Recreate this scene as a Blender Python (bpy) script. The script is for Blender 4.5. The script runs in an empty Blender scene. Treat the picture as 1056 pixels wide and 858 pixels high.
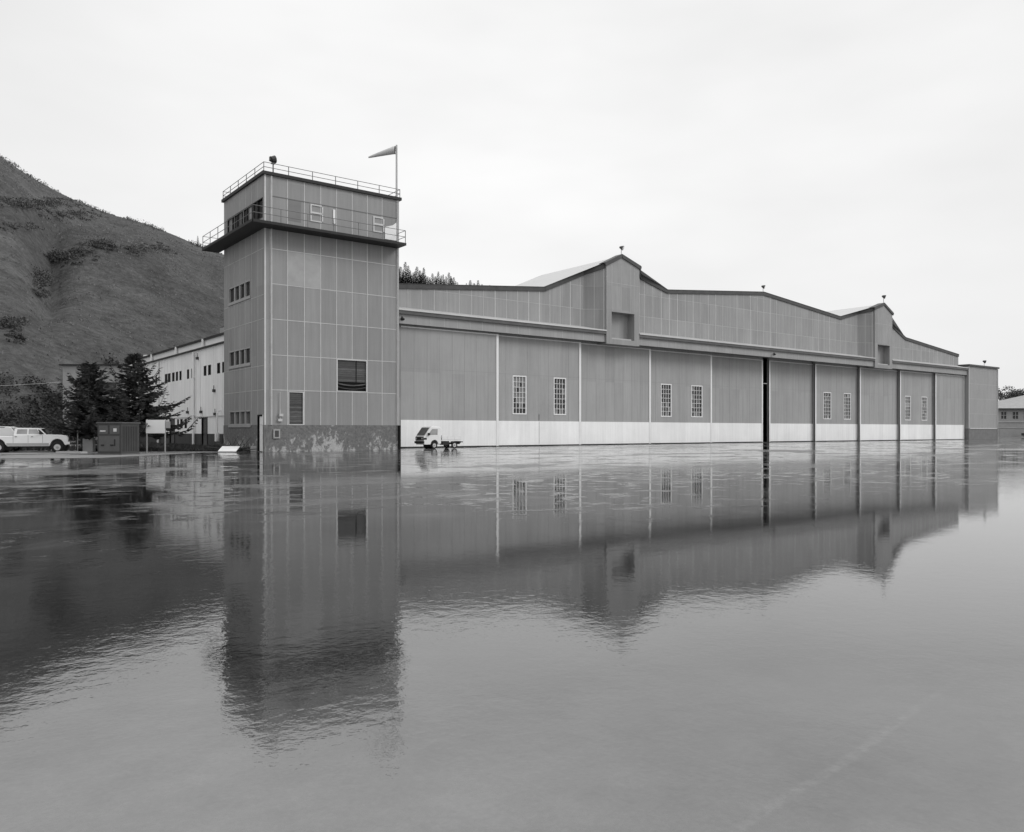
import bpy, math, random
from mathutils import Vector, Matrix, noise
R = math.radians
random.seed(7)
scene = bpy.context.scene
COL = scene.collection

# ------------------------------------------------------------------ frame of reference
# +X runs along the hangar front, +Y into the hangar, the front corner of the tower is the origin.
CAM = Vector((-20.2986, -55.2273, 1.5))
AX = Vector((0.79608, -0.60519, 0)); AY = Vector((0.60519, 0.79608, 0))     # photographer's right / forward on the ground
YAW = math.atan2(0.60519, 0.79608)
def gp(x, y, z=0.0):                      # metres to the right of / ahead of the photographer
    p = CAM + AX * x + AY * y
    return Vector((p.x, p.y, z))

# ------------------------------------------------------------------ mesh helpers
org = {}
class MB:
    def __init__(s): s.v = []; s.f = []; s.m = []
    def vert(s, p): s.v.append(tuple(p)); return len(s.v) - 1
    def face(s, pts, mi=0):
        s.f.append([s.vert(p) for p in pts]); s.m.append(mi)
    def box(s, x0, x1, y0, y1, z0, z1, mi=0):
        b = len(s.v)
        for x in (x0, x1):
            for y in (y0, y1):
                for z in (z0, z1): s.v.append((x, y, z))
        for f in ((0,1,3,2),(4,6,7,5),(0,4,5,1),(2,3,7,6),(0,2,6,4),(1,5,7,3)):
            s.f.append([b + i for i in f]); s.m.append(mi)
        return s
    def obox(s, c, ax, ay, az, hx, hy, hz, mi=0):
        b = len(s.v); c = Vector(c)
        for i in (-1, 1):
            for j in (-1, 1):
                for k in (-1, 1): s.v.append(tuple(c + ax * hx * i + ay * hy * j + az * hz * k))
        for f in ((0,1,3,2),(4,6,7,5),(0,4,5,1),(2,3,7,6),(0,2,6,4),(1,5,7,3)):
            s.f.append([b + i for i in f]); s.m.append(mi)
        return s
    def bar(s, a, b, w, h, mi=0):         # rectangular bar between two points
        a = Vector(a); b = Vector(b); d = (b - a)
        L = d.length
        if L < 1e-6: return s
        d /= L
        up = Vector((0, 0, 1)) if abs(d.z) < .95 else Vector((1, 0, 0))
        sx = d.cross(up).normalized(); sz = sx.cross(d).normalized()
        return s.obox((a + b) / 2, d, sx, sz, L / 2, w / 2, h / 2, mi)
    def tube(s, pts, r, n=8, mi=0, cap=True):
        pts = [Vector(p) for p in pts]
        rs = r if isinstance(r, (list, tuple)) else [r] * len(pts)
        rings = []
        for i, p in enumerate(pts):
            d = (pts[min(i + 1, len(pts) - 1)] - pts[max(i - 1, 0)]).normalized()
            up = Vector((0, 0, 1)) if abs(d.z) < .9 else Vector((1, 0, 0))
            a = d.cross(up).normalized(); b = d.cross(a)
            rings.append([s.vert(p + (a * math.cos(t) + b * math.sin(t)) * rs[i]) for t in [2 * math.pi * k / n for k in range(n)]])
        for i in range(len(rings) - 1):
            for k in range(n):
                s.f.append([rings[i][k], rings[i][(k + 1) % n], rings[i + 1][(k + 1) % n], rings[i + 1][k]]); s.m.append(mi)
        if cap:
            s.f.append(list(reversed(rings[0]))); s.m.append(mi); s.f.append(rings[-1]); s.m.append(mi)
        return s
    def prism(s, poly, a, b, mp, mi=0):   # poly of (p,q); mp(p,q,t) -> point; swept from t=a to t=b
        A = [s.vert(mp(p, q, a)) for p, q in poly]; B = [s.vert(mp(p, q, b)) for p, q in poly]
        n = len(poly)
        s.f.append(A); s.m.append(mi); s.f.append(B[::-1]); s.m.append(mi)
        for i in range(n):
            j = (i + 1) % n
            s.f.append([A[i], B[i], B[j], A[j]]); s.m.append(mi)
        return s
    def build(s, name, mats, parent=None, smooth=False, bevel=0, at=None, recalc=True):
        if not isinstance(mats, (list, tuple)): mats = [mats]
        o0 = org.get(parent, Vector((0, 0, 0))) if parent is not None else (Vector(at) if at is not None else Vector((0, 0, 0)))
        me = bpy.data.meshes.new(name)
        me.from_pydata([(v[0] - o0.x, v[1] - o0.y, v[2] - o0.z) for v in s.v], [], s.f)
        for m in mats: me.materials.append(m)
        me.polygons.foreach_set('material_index', s.m)
        if smooth: me.polygons.foreach_set('use_smooth', [True] * len(me.polygons))
        if recalc:
            import bmesh
            bm = bmesh.new(); bm.from_mesh(me); bmesh.ops.recalc_face_normals(bm, faces=bm.faces); bm.to_mesh(me); bm.free()
        me.update()
        o = bpy.data.objects.new(name, me); COL.objects.link(o)
        if parent is not None: o.parent = parent; org[o] = o0
        else: o.location = o0; org[o] = o0
        if bevel:
            b = o.modifiers.new('bevel', 'BEVEL'); b.width = bevel; b.segments = 2; b.limit_method = 'ANGLE'; b.angle_limit = R(35)
        return o
def tag(o, label=None, cat=None, group=None, kind=None):
    if label: o['label'] = label
    if cat: o['category'] = cat
    if group: o['group'] = group
    if kind: o['kind'] = kind
    return o
def thing(name, label, cat, loc, group=None, rot=0.0, local=False):
    o = bpy.data.objects.new(name, None); COL.objects.link(o)
    o.location = loc; o.rotation_euler = (0, 0, rot); o.empty_display_size = .3
    org[o] = Vector((0, 0, 0)) if local else Vector(loc)
    return tag(o, label, cat, group)
def copy_tree(src, parent=None):
    c = src.copy(); COL.objects.link(c)
    if parent is not None: c.parent = parent; c.matrix_parent_inverse = src.matrix_parent_inverse
    for ch in list(src.children): copy_tree(ch, c)
    return c

# ------------------------------------------------------------------ materials (the photograph is black and white: every material is a grey)
def newmat(name):
    m = bpy.data.materials.new(name); m.use_nodes = True
    nt = m.node_tree; b = nt.nodes['Principled BSDF']
    return m, nt, b
def nd(nt, t, **kw):
    n = nt.nodes.new(t)
    for k, v in kw.items():
        if k.startswith('i_'): n.inputs[int(k[2:])].default_value = v
        else: setattr(n, k, v)
    return n
def mth(nt, op, a, b=None, c=None, clamp=False):
    n = nt.nodes.new('ShaderNodeMath'); n.operation = op; n.use_clamp = clamp
    for i, x in enumerate((a, b, c)):
        if x is None: continue
        if isinstance(x, (int, float)): n.inputs[i].default_value = x
        else: nt.links.new(x, n.inputs[i])
    return n.outputs[0]
def coords(nt, scale=(1, 1, 1), kind='Object'):
    tc = nt.nodes.new('ShaderNodeTexCoord'); mp = nt.nodes.new('ShaderNodeMapping'); mp.inputs['Scale'].default_value = scale
    nt.links.new(tc.outputs[kind], mp.inputs['Vector']); return mp.outputs[0]
def noi(nt, scale, detail=4, rough=.55, sc=(1, 1, 1), dist=0):
    n = nt.nodes.new('ShaderNodeTexNoise'); n.inputs['Scale'].default_value = scale
    n.inputs['Detail'].default_value = detail; n.inputs['Roughness'].default_value = rough; n.inputs['Distortion'].default_value = dist
    nt.links.new(coords(nt, sc), n.inputs['Vector']); return n.outputs['Fac']
def ramp(nt, x, lo, hi, a=0., b=1.):
    n = nt.nodes.new('ShaderNodeMapRange'); n.inputs['From Min'].default_value = lo; n.inputs['From Max'].default_value = hi
    n.inputs['To Min'].default_value = a; n.inputs['To Max'].default_value = b
    nt.links.new(x, n.inputs['Value']); return n.outputs[0]
def grey(nt, x, sock):
    c = nt.nodes.new('ShaderNodeCombineColor')
    for i in range(3): nt.links.new(x, c.inputs[i])
    nt.links.new(c.outputs[0], sock)
def mixv(nt, f, a, b):
    n = nt.nodes.new('ShaderNodeMix'); n.data_type = 'FLOAT'
    for s, x in ((n.inputs[0], f), (n.inputs[2], a), (n.inputs[3], b)):
        if isinstance(x, (int, float)): s.default_value = x
        else: nt.links.new(x, s)
    return n.outputs[0]
def plain(name, g, rough=.6, var=.15, scale=3., spec=.3, metal=0., sc=(1, 1, 1), bump=0.):
    m, nt, b = newmat(name)
    n1 = noi(nt, scale, 5, .6, sc)
    v = ramp(nt, n1, .25, .75, g * (1 - var), g * (1 + var))
    grey(nt, v, b.inputs['Base Color'])
    b.inputs['Roughness'].default_value = rough; b.inputs['Specular IOR Level'].default_value = spec; b.inputs['Metallic'].default_value = metal
    if bump:
        bp = nd(nt, 'ShaderNodeBump'); bp.inputs['Strength'].default_value = 1; bp.inputs['Distance'].default_value = bump
        nt.links.new(n1, bp.inputs['Height']); nt.links.new(bp.outputs[0], b.inputs['Normal'])
    return m
def cladding(name, g, pw, ph, ox=0., oz=0., var=.05, streak=.07, rib=.0, axis='X'):
    """sheet cladding: panels of pw x ph whose tone differs a little, faint vertical run marks, fine ribs"""
    m, nt, b = newmat(name)
    tc = nt.nodes.new('ShaderNodeTexCoord'); sep = nt.nodes.new('ShaderNodeSeparateXYZ'); nt.links.new(tc.outputs['Object'], sep.inputs[0])
    h = mth(nt, 'ADD', sep.outputs[0], sep.outputs[1])
    if axis == 'X': h = sep.outputs[0]
    if axis == 'Y': h = sep.outputs[1]
    ix = mth(nt, 'FLOOR', mth(nt, 'DIVIDE', mth(nt, 'SUBTRACT', h, ox), pw))
    iz = mth(nt, 'FLOOR', mth(nt, 'DIVIDE', mth(nt, 'SUBTRACT', sep.outputs[2], oz), ph))
    cv = nt.nodes.new('ShaderNodeCombineXYZ'); nt.links.new(ix, cv.inputs[0]); nt.links.new(iz, cv.inputs[1])
    wn = nt.nodes.new('ShaderNodeTexWhiteNoise'); wn.noise_dimensions = '3D'; nt.links.new(cv.outputs[0], wn.inputs['Vector'])
    tone = ramp(nt, wn.outputs['Value'], 0, 1, g * (1 - var), g * (1 + var))
    st = ramp(nt, noi(nt, 1.3, 5, .65, (3.0, 3.0, .16)), .3, .7, 1 - streak, 1 + streak)
    bl = ramp(nt, noi(nt, .35, 5, .6), .3, .7, .95, 1.05)
    v = mth(nt, 'MULTIPLY', mth(nt, 'MULTIPLY', tone, st), bl)
    fine = ramp(nt, noi(nt, 14, 3, .6), .3, .7, .97, 1.03)
    v = mth(nt, 'MULTIPLY', v, fine)
    if rib:
        w = mth(nt, 'SINE', mth(nt, 'MULTIPLY', h, 2 * math.pi / .22))
        bp = nd(nt, 'ShaderNodeBump'); bp.inputs['Strength'].default_value = .6; bp.inputs['Distance'].default_value = rib
        nt.links.new(w, bp.inputs['Height']); nt.links.new(bp.outputs[0], b.inputs['Normal'])
    grey(nt, v, b.inputs['Base Color'])
    b.inputs['Roughness'].default_value = .62; b.inputs['Specular IOR Level'].default_value = .3
    return m

M = {}
M['panel'] = cladding('tower_sheet', .265, 1.25, 2.45, .43, 1.91, .08, .09, axis='SUM')
M['wallsheet'] = cladding('hangar_sheet', .29, 1.36, 2.45, .5, 1.9, .08, .10)
M['door'] = cladding('door_sheet', .335, 1.32, 4.2, 0, 2.42, .06, .085)
M['annex'] = cladding('annex_sheet', .315, 1.1, 2.45, 0, 1.9, .03, .05, rib=.01)
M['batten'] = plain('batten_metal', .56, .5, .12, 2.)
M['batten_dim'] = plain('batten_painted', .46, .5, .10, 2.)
M['white'] = plain('white_paint', .78, .45, .05, 1.2)
M['whiteband'] = cladding('white_band_sheet', .84, 1.32, 9., 0, 0, .04, .06)
M['trimdark'] = plain('dark_trim', .018, .5, .3, 2.)
M['cap'] = plain('roof_edge_flashing', .06, .5, .25, 1.5)
M['gutter'] = plain('gutter_metal', .10, .45, .25, 1.)
M['flash'] = plain('pale_flashing', .42, .4, .12, .8)
M['fascia'] = cladding('fascia_sheet', .32, 1.39, 3., .3, 10.7, .05, .06)
M['roofmetal'] = plain('roof_sheet', .50, .35, .08, .6, sc=(6, .3, 1))
M['dark'] = plain('black_interior', .006, .9, .2, 2.)
M['rail'] = plain('galvanised_rail', .16, .45, .2, 4.)
M['railpale'] = plain('pale_rail', .55, .45, .1, 4.)
M['tyre'] = plain('rubber', .018, .8, .2, 12)
M['hub'] = plain('painted_hub', .55, .4, .15, 9)
M['carwhite'] = plain('vehicle_white_paint', .76, .25, .04, 1.5, spec=.5)
M['cargrey'] = plain('vehicle_grey_paint', .36, .35, .08, 2., spec=.5)
M['carblack'] = plain('black_plastic', .02, .5, .2, 4.)
M['chrome'] = plain('bright_bumper', .6, .22, .05, 3., metal=.8)
M['timber'] = plain('weathered_timber', .085, .85, .4, 2.5, sc=(1, 1, 6))
M['bark'] = plain('bark', .05, .9, .3, 9, bump=.01)
M['concrete_dark'] = plain('dark_concrete', .10, .8, .25, 1.5)
M['pole'] = plain('pole_paint', .5, .5, .1, 3.)
M['lampglass'] = plain('lamp_lens', .6, .15, .05, 3.)
M['cabinet'] = plain('cabinet_paint', .06, .5, .18, 1.2)
M['cabinet_trim'] = plain('cabinet_panel', .10, .5, .15, 2)
M['label'] = plain('pale_label', .6, .5, .1, 4)
M['lintel'] = plain('grey_sill', .33, .6, .1, 2)
M['patch'] = plain('replacement_panel', .36, .6, .14, 1.1)
M['panel_dim'] = plain('painted_out_panel', .195, .6, .1, 1.5)
M['seam'] = plain('door_seam_paint', .285, .6, .08, 2)
M['sock'] = plain('faded_sock_cloth', .55, .9, .12, 3)

def glass(name, g, rough=.05, spec=.5):
    m, nt, b = newmat(name)
    v = ramp(nt, noi(nt, .9, 2), .3, .7, g * .7, g * 1.3); grey(nt, v, b.inputs['Base Color'])
    b.inputs['Roughness'].default_value = rough; b.inputs['Specular IOR Level'].default_value = spec; b.inputs['IOR'].default_value = 1.5
    return m
M['glass'] = glass('dark_glass', .018)
M['glassmid'] = glass('dusty_glass', .10, .2)
M['glasspale'] = glass('obscured_glass', .22, .3)
M['carglass'] = glass('vehicle_glass', .30, .04, .9)

# tower plinth: dark render whose paint has flaked away in pale patches, mostly low down
def plinth():
    m, nt, b = newmat('flaking_plinth')
    tc = nt.nodes.new('ShaderNodeTexCoord'); sep = nt.nodes.new('ShaderNodeSeparateXYZ'); nt.links.new(tc.outputs['Object'], sep.inputs[0])
    zz = ramp(nt, sep.outputs[2], 0., 1.9, .115, -.075)
    big = noi(nt, .33, 2, .5, (1, 1, .4))
    n1 = noi(nt, 2.3, 8, .72, (1, 1, .75), .6)
    s = mth(nt, 'ADD', mth(nt, 'ADD', n1, zz), ramp(nt, big, .35, .65, -.10, .08))
    mask = ramp(nt, s, .57, .655)
    base = ramp(nt, noi(nt, 5., 6, .65), .3, .7, .085, .165)
    pale = ramp(nt, noi(nt, 11, 6, .7), .3, .7, .24, .50)
    mid = ramp(nt, noi(nt, 4.5, 9, .78), .47, .66, 0, .9)
    base2 = mixv(nt, mid, base, .2)
    grey(nt, mixv(nt, mask, base2, pale), b.inputs['Base Color'])
    b.inputs['Roughness'].default_value = .8
    bp = nd(nt, 'ShaderNodeBump'); bp.inputs['Distance'].default_value = .02; nt.links.new(n1, bp.inputs['Height']); nt.links.new(bp.outputs[0], b.inputs['Normal'])
    return m
M['plinth'] = plinth()

# boarded window: horizontal boards
def boards():
    m, nt, b = newmat('weathered_boards')
    tc = nt.nodes.new('ShaderNodeTexCoord'); sep = nt.nodes.new('ShaderNodeSeparateXYZ'); nt.links.new(tc.outputs['Object'], sep.inputs[0])
    iz = mth(nt, 'FLOOR', mth(nt, 'MULTIPLY', sep.outputs[2], 6.2))
    wn = nt.nodes.new('ShaderNodeTexWhiteNoise'); wn.noise_dimensions = '1D'; nt.links.new(iz, wn.inputs['W'])
    t = ramp(nt, wn.outputs['Value'], 0, 1, .05, .11)
    g = ramp(nt, noi(nt, 4, 6, .7, (.6, .6, 6)), .3, .7, .6, 1.5)
    fr = mth(nt, 'FRACT', mth(nt, 'MULTIPLY', sep.outputs[2], 6.2))
    gap = mth(nt, 'LESS_THAN', fr, .10)
    v = mixv(nt, gap, mth(nt, 'MULTIPLY', t, g), .012)
    grey(nt, v, b.inputs['Base Color']); b.inputs['Roughness'].default_value = .85
    return m
M['boards'] = boards()

# ribbed white siding of the long wing
M['siding'] = cladding('white_siding', .80, 1.25, 20, 0, 0, .05, .10, rib=.03, axis='Y')
M['skirt'] = plain('dark_skirting_boards', .05, .8, .45, 1.8, sc=(1, 5, .3))

# wet apron: thin film of rain over dark concrete, calm in places, ruffled by wind in others
def apron():
    m, nt, b = newmat('rain_covered_apron')
    lowf = noi(nt, .045, 4, .5)                        # where the film is deep
    ruf = ramp(nt, noi(nt, .06, 5, .6, (1.0, .8, 1), .5), .42, .62)
    streak = mth(nt, 'MAXIMUM', ramp(nt, noi(nt, .42, 6, .66, (.62, 1.0, 1), .8), .515, .62), ramp(nt, noi(nt, .11, 6, .62, (.7, 1.1, 1), .6), .555, .61))
    cur = nt.nodes.new('ShaderNodeTexCoord'); sep = nt.nodes.new('ShaderNodeSeparateXYZ'); nt.links.new(cur.outputs['Object'], sep.inputs[0])
    near = ramp(nt, sep.outputs[1], -47.5, -36., 0., 1.)          # the concrete stands proud of the water towards the building
    streak = mth(nt, 'MULTIPLY', streak, near)
    base = ramp(nt, noi(nt, .22, 7, .6), .3, .7, .005, .014)
    fine = ramp(nt, noi(nt, 34, 4, .75), .38, .66, .3, 2.1)
    col = mth(nt, 'MULTIPLY', base, fine)
    col = mixv(nt, streak, col, .115)
    # worn stripe of old marking paint under the film
    p0, p1 = gp(.84, 3.016), gp(2.124, 4.291); dv = (p1 - p0).normalized()
    across = mth(nt, 'ADD', mth(nt, 'MULTIPLY', mth(nt, 'SUBTRACT', sep.outputs[0], p0.x), -dv.y), mth(nt, 'MULTIPLY', mth(nt, 'SUBTRACT', sep.outputs[1], p0.y), dv.x))
    across = mth(nt, 'ADD', across, ramp(nt, noi(nt, 1.1, 3), 0, 1, -.06, .06))
    along = mth(nt, 'ADD', mth(nt, 'MULTIPLY', mth(nt, 'SUBTRACT', sep.outputs[0], p0.x), dv.x), mth(nt, 'MULTIPLY', mth(nt, 'SUBTRACT', sep.outputs[1], p0.y), dv.y))
    ln = mth(nt, 'MULTIPLY', ramp(nt, mth(nt, 'ABSOLUTE', across), .012, .035, 1., 0.), ramp(nt, mth(nt, 'ABSOLUTE', mth(nt, 'SUBTRACT', along, .9)), .4, 2.2, 1., 0.))
    ln = mth(nt, 'MULTIPLY', ln, ramp(nt, noi(nt, 14, 4, .7), .4, .6, .1, 1.), clamp=True)
    stain_lift = ramp(nt, noi(nt, .7, 5, .6), .35, .65, 0., .008)
    # brightness of the near foreground painted into the colour, fading ahead with a noisy edge
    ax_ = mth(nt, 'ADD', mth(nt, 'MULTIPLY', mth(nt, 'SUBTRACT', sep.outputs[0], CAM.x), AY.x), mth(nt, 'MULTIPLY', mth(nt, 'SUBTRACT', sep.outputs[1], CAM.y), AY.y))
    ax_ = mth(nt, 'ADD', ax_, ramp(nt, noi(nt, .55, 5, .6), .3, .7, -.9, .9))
    near_lift = mth(nt, 'MULTIPLY', ramp(nt, ax_, 2.7, 5.2, .09, 0.), ramp(nt, noi(nt, 3.2, 7, .7), .3, .7, .75, 1.2))
    stain_lift = mth(nt, 'ADD', stain_lift, near_lift)
    col = mth(nt, 'ADD', mth(nt, 'ADD', col, stain_lift), mth(nt, 'MULTIPLY', ln, .035))
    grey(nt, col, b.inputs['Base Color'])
    r = ramp(nt, lowf, .35, .65, .02, .055)
    r = mth(nt, 'ADD', r, mth(nt, 'MULTIPLY', streak, .16))
    nt.links.new(r, b.inputs['Roughness'])
    b.inputs['IOR'].default_value = 2.2
    nt.links.new(mth(nt, 'MULTIPLY', ramp(nt, noi(nt, .33, 6, .62, (1, 1, 1), .6), .3, .7, .44, .57), ramp(nt, noi(nt, 26, 3, .7), .3, .7, .95, 1.05)), b.inputs['Specular IOR Level'])
    n1 = noi(nt, 6.0, 3, .55, (1, 1, 1), .2)
    n2 = noi(nt, 22., 3, .6)
    n3 = noi(nt, .9, 2, .5)
    h = mth(nt, 'ADD', mth(nt, 'MULTIPLY', n1, .50), mth(nt, 'MULTIPLY', n2, .17))
    amp = mth(nt, 'ADD', mth(nt, 'MULTIPLY', ruf, 1.1), .45)
    h = mth(nt, 'ADD', mth(nt, 'MULTIPLY', h, amp), mth(nt, 'MULTIPLY', n3, .38))
    # small shallow spots where the film breaks up and glitters
    fleck = mth(nt, 'MULTIPLY', ramp(nt, noi(nt, 1.5, 5, .68, (.8, 1, 1), .5), .555, .66), mth(nt, 'MULTIPLY', near, ramp(nt, noi(nt, .09, 3, .5), .42, .55)))
    fleck = mth(nt, 'MULTIPLY', fleck, ramp(nt, sep.outputs[1], -46., -37., .35, 1.))
    h = mth(nt, 'ADD', h, mth(nt, 'MULTIPLY', fleck, mth(nt, 'MULTIPLY', noi(nt, 4.5, 4, .7), 18.)))
    bp = nd(nt, 'ShaderNodeBump'); bp.inputs['Strength'].default_value = 1; bp.inputs['Distance'].default_value = .0024
    nt.links.new(h, bp.inputs['Height']); nt.links.new(bp.outputs[0], b.inputs['Normal'])
    return m
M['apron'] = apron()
def lot():
    m, nt, b = newmat('wet_gravel_lot')
    n = noi(nt, .5, 7, .65); pud = ramp(nt, noi(nt, .22, 5, .6, (.5, 1, 1)), .50, .57)
    v = ramp(nt, n, .3, .7, .13, .25); grey(nt, mixv(nt, pud, v, .06), b.inputs['Base Color'])
    nt.links.new(mixv(nt, pud, .75, .12), b.inputs['Roughness'])
    bp = nd(nt, 'ShaderNodeBump'); bp.inputs['Distance'].default_value = .01; nt.links.new(noi(nt, 12, 4), bp.inputs['Height']); nt.links.new(bp.outputs[0], b.inputs['Normal'])
    return m
M['lot'] = lot()
def ground():
    m, nt, b = newmat('rough_ground')
    grey(nt, ramp(nt, noi(nt, .3, 7, .65), .3, .7, .05, .10), b.inputs['Base Color']); b.inputs['Roughness'].default_value = .9
    return m
M['ground'] = ground()
def hillmat():
    m, nt, b = newmat('winter_hillside')
    n1 = noi(nt, .017, 7, .62, (1, 1, 1), .8); n2 = noi(nt, .16, 8, .76, (1, 1, 1.5), .3); n3 = noi(nt, .9, 5, .8)
    v = mth(nt, 'MULTIPLY', ramp(nt, n1, .32, .68, .054, .100), ramp(nt, n2, .3, .7, .66, 1.34))
    v = mth(nt, 'MULTIPLY', v, ramp(nt, n3, .3, .7, .55, 1.5))
    grey(nt, v, b.inputs['Base Color']); b.inputs['Roughness'].default_value = .95; b.inputs['Specular IOR Level'].default_value = .1
    bp = nd(nt, 'ShaderNodeBump'); bp.inputs['Distance'].default_value = 1.2; nt.links.new(n2, bp.inputs['Height']); nt.links.new(bp.outputs[0], b.inputs['Normal'])
    return m
M['hill'] = hillmat()
def leafmat(name, lo, hi, scale=.8):
    m, nt, b = newmat(name)
    grey(nt, ramp(nt, noi(nt, scale, 4, .6), .3, .7, lo, hi), b.inputs['Base Color']); b.inputs['Roughness'].default_value = .8; b.inputs['Specular IOR Level'].default_value = .15
    return m
M['needle'] = leafmat('spruce_needles', .025, .11, 2.6)
M['farneedle'] = leafmat('far_spruce', .022, .05, .3)
M['brushdark'] = leafmat('dark_scrub', .06, .11, .2)
M['tuft'] = leafmat('dry_grass', .12, .20, .05)
M['grass'] = leafmat('verge_grass', .04, .09, .8)
M['fartree'] = leafmat('pale_far_wood', .07, .12, .1)

# ------------------------------------------------------------------ walls with openings
def wall(mb, mp, a0, a1, z0, z1, holes, depth, mi=0, mir=None):
    """mp(a, z, d) -> point, d = distance behind the face; holes = (a0,a1,z0,z1)"""
    mir = mi if mir is None else mir
    A = sorted(set([a0, a1] + [h[0] for h in holes] + [h[1] for h in holes])); Z = sorted(set([z0, z1] + [h[2] for h in holes] + [h[3] for h in holes]))
    for i in range(len(A) - 1):
        for j in range(len(Z) - 1):
            ca = (A[i] + A[i + 1]) / 2; cz = (Z[j] + Z[j + 1]) / 2
            if any(h[0] < ca < h[1] and h[2] < cz < h[3] for h in holes): continue
            mb.face([mp(A[i], Z[j], 0), mp(A[i + 1], Z[j], 0), mp(A[i + 1], Z[j + 1], 0), mp(A[i], Z[j + 1], 0)], mi)
    for h in holes:
        c = [(h[0], h[2]), (h[1], h[2]), (h[1], h[3]), (h[0], h[3])]
        for k in range(4):
            p, q = c[k], c[(k + 1) % 4]
            mb.face([mp(*p, 0), mp(*q, 0), mp(*q, depth), mp(*p, depth)], mir)
def mbox(mb, mp, a0, a1, z0, z1, d0, d1, mi=0):
    b = len(mb.v)
    for a in (a0, a1):
        for z in (z0, z1):
            for d in (d0, d1): mb.v.append(tuple(mp(a, z, d)))
    for f in ((0,1,3,2),(4,6,7,5),(0,4,5,1),(2,3,7,6),(0,2,6,4),(1,5,7,3)):
        mb.f.append([b + i for i in f]); mb.m.append(mi)
def window(parent, mp, a0, a1, z0, z1, nc, nr, fmat, pmat, fw=.06, mw=.03, d=.08, proud=.03, sill=0, parts=True, name='window'):
    """frame with glazing bars; the pane is its own mesh under the frame"""
    fr = MB()
    mbox(fr, mp, a0, a0 + fw, z0, z1, -proud, d); mbox(fr, mp, a1 - fw, a1, z0, z1, -proud, d)
    mbox(fr, mp, a0 + fw, a1 - fw, z0, z0 + fw, -proud, d); mbox(fr, mp, a0 + fw, a1 - fw, z1 - fw, z1, -proud, d)
    for i in range(1, nc):
        a = a0 + fw + (a1 - a0 - 2 * fw) * i / nc; mbox(fr, mp, a - mw / 2, a + mw / 2, z0 + fw, z1 - fw, 0, d)
    for j in range(1, nr):
        z = z0 + fw + (z1 - z0 - 2 * fw) * j / nr; mbox(fr, mp, a0 + fw, a1 - fw, z - mw / 2, z + mw / 2, .012, d - .01)
    if sill: mbox(fr, mp, a0 - .06, a1 + .06, z0 - sill, z0 - .002, -proud - .05, d)
    pan = fr if not parts else MB()
    pm = 1 if not parts else 0
    cell = isinstance(pmat, (list, tuple))
    rr = random.Random(int(a0 * 97 + z0 * 13))
    for i in range(nc if cell else 1):
        for j in range(nr if cell else 1):
            if cell:
                x0 = a0 + fw * .6 + (a1 - a0 - 1.2 * fw) * i / nc; x1 = a0 + fw * .6 + (a1 - a0 - 1.2 * fw) * (i + 1) / nc
                y0 = z0 + fw * .6 + (z1 - z0 - 1.2 * fw) * j / nr; y1 = z0 + fw * .6 + (z1 - z0 - 1.2 * fw) * (j + 1) / nr
                k = pmat[1](i, j, rr)
            else:
                x0, x1, y0, y1, k = a0 + fw * .6, a1 - fw * .6, z0 + fw * .6, z1 - fw * .6, 0
            pan.face([mp(x0, y0, d - .03), mp(x1, y0, d - .03), mp(x1, y1, d - .03), mp(x0, y1, d - .03)], pm + k)
    pl = pmat[0] if cell else [pmat]
    if parts:
        f = fr.build(name, fmat, parent); pan.build('pane', pl, f); return f
    return fr.build(name, [fmat] + list(pl), parent)

FRONT = lambda v: (lambda a, z, d: (a, v + d, z))       # a face looking towards -Y
LEFT = lambda u: (lambda a, z, d: (u + d, a, z))        # a face looking towards -X

# =================================================================== GROUND
g = MB()
g.face([gp(-700, -60), gp(900, -60), gp(900, 1500), gp(-700, 1500)])
g.build('ground', M['ground']); tag(bpy.data.objects['ground'], kind='structure')
def sheet(name, pts, z, mat, ring=None):
    m = MB(); m.face([(p[0], p[1], z) for p in pts]); return tag(m.build(name, mat), kind='structure')
edge = [gp(-75, 49), gp(-30, 48.6), gp(-25, 48.2), gp(-20, 51.5), gp(-17.4, 55.5)]
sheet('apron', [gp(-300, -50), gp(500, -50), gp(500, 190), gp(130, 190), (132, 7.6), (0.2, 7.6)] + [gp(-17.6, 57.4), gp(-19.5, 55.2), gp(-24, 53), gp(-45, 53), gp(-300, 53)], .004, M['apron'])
# uneven edge of the gravel lot
pts = []
xs = [-120 + i * 1.5 for i in range(66)]
for x in xs:
    pts.append(gp(x, 43.2 + max(0, min(1, (x + 22.5) / 3.5)) * 7.4 + .9 * noise.noise(Vector((x * .15, 3, 0))) + .35 * noise.noise(Vector((x * .7, 9, 0))) + max(0, x + 20) * 1.2))
pts += [gp(-14, 100), gp(-160, 100), gp(-160, 50)]
sheet('gravel_lot', pts, .012, M['lot'])

# =================================================================== HILL
SIL = [(-900, 60), (-500, 40), (-200, 60), (-60, 118), (0, 162), (39, 186), (64, 199), (94, 213), (118, 221), (151, 230), (182, 243), (203, 253), (230, 263), (300, 282), (412, 300), (470, 306), (520, 318), (600, 350), (700, 385), (800, 412), (1000, 428), (1500, 436)]
def lerp(tab, x):
    if x <= tab[0][0]: return tab[0][1]
    for (a, b), (c, d) in zip(tab, tab[1:]):
        if x <= c: return b + (d - b) * (x - a) / (c - a)
    return tab[-1][1]
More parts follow.
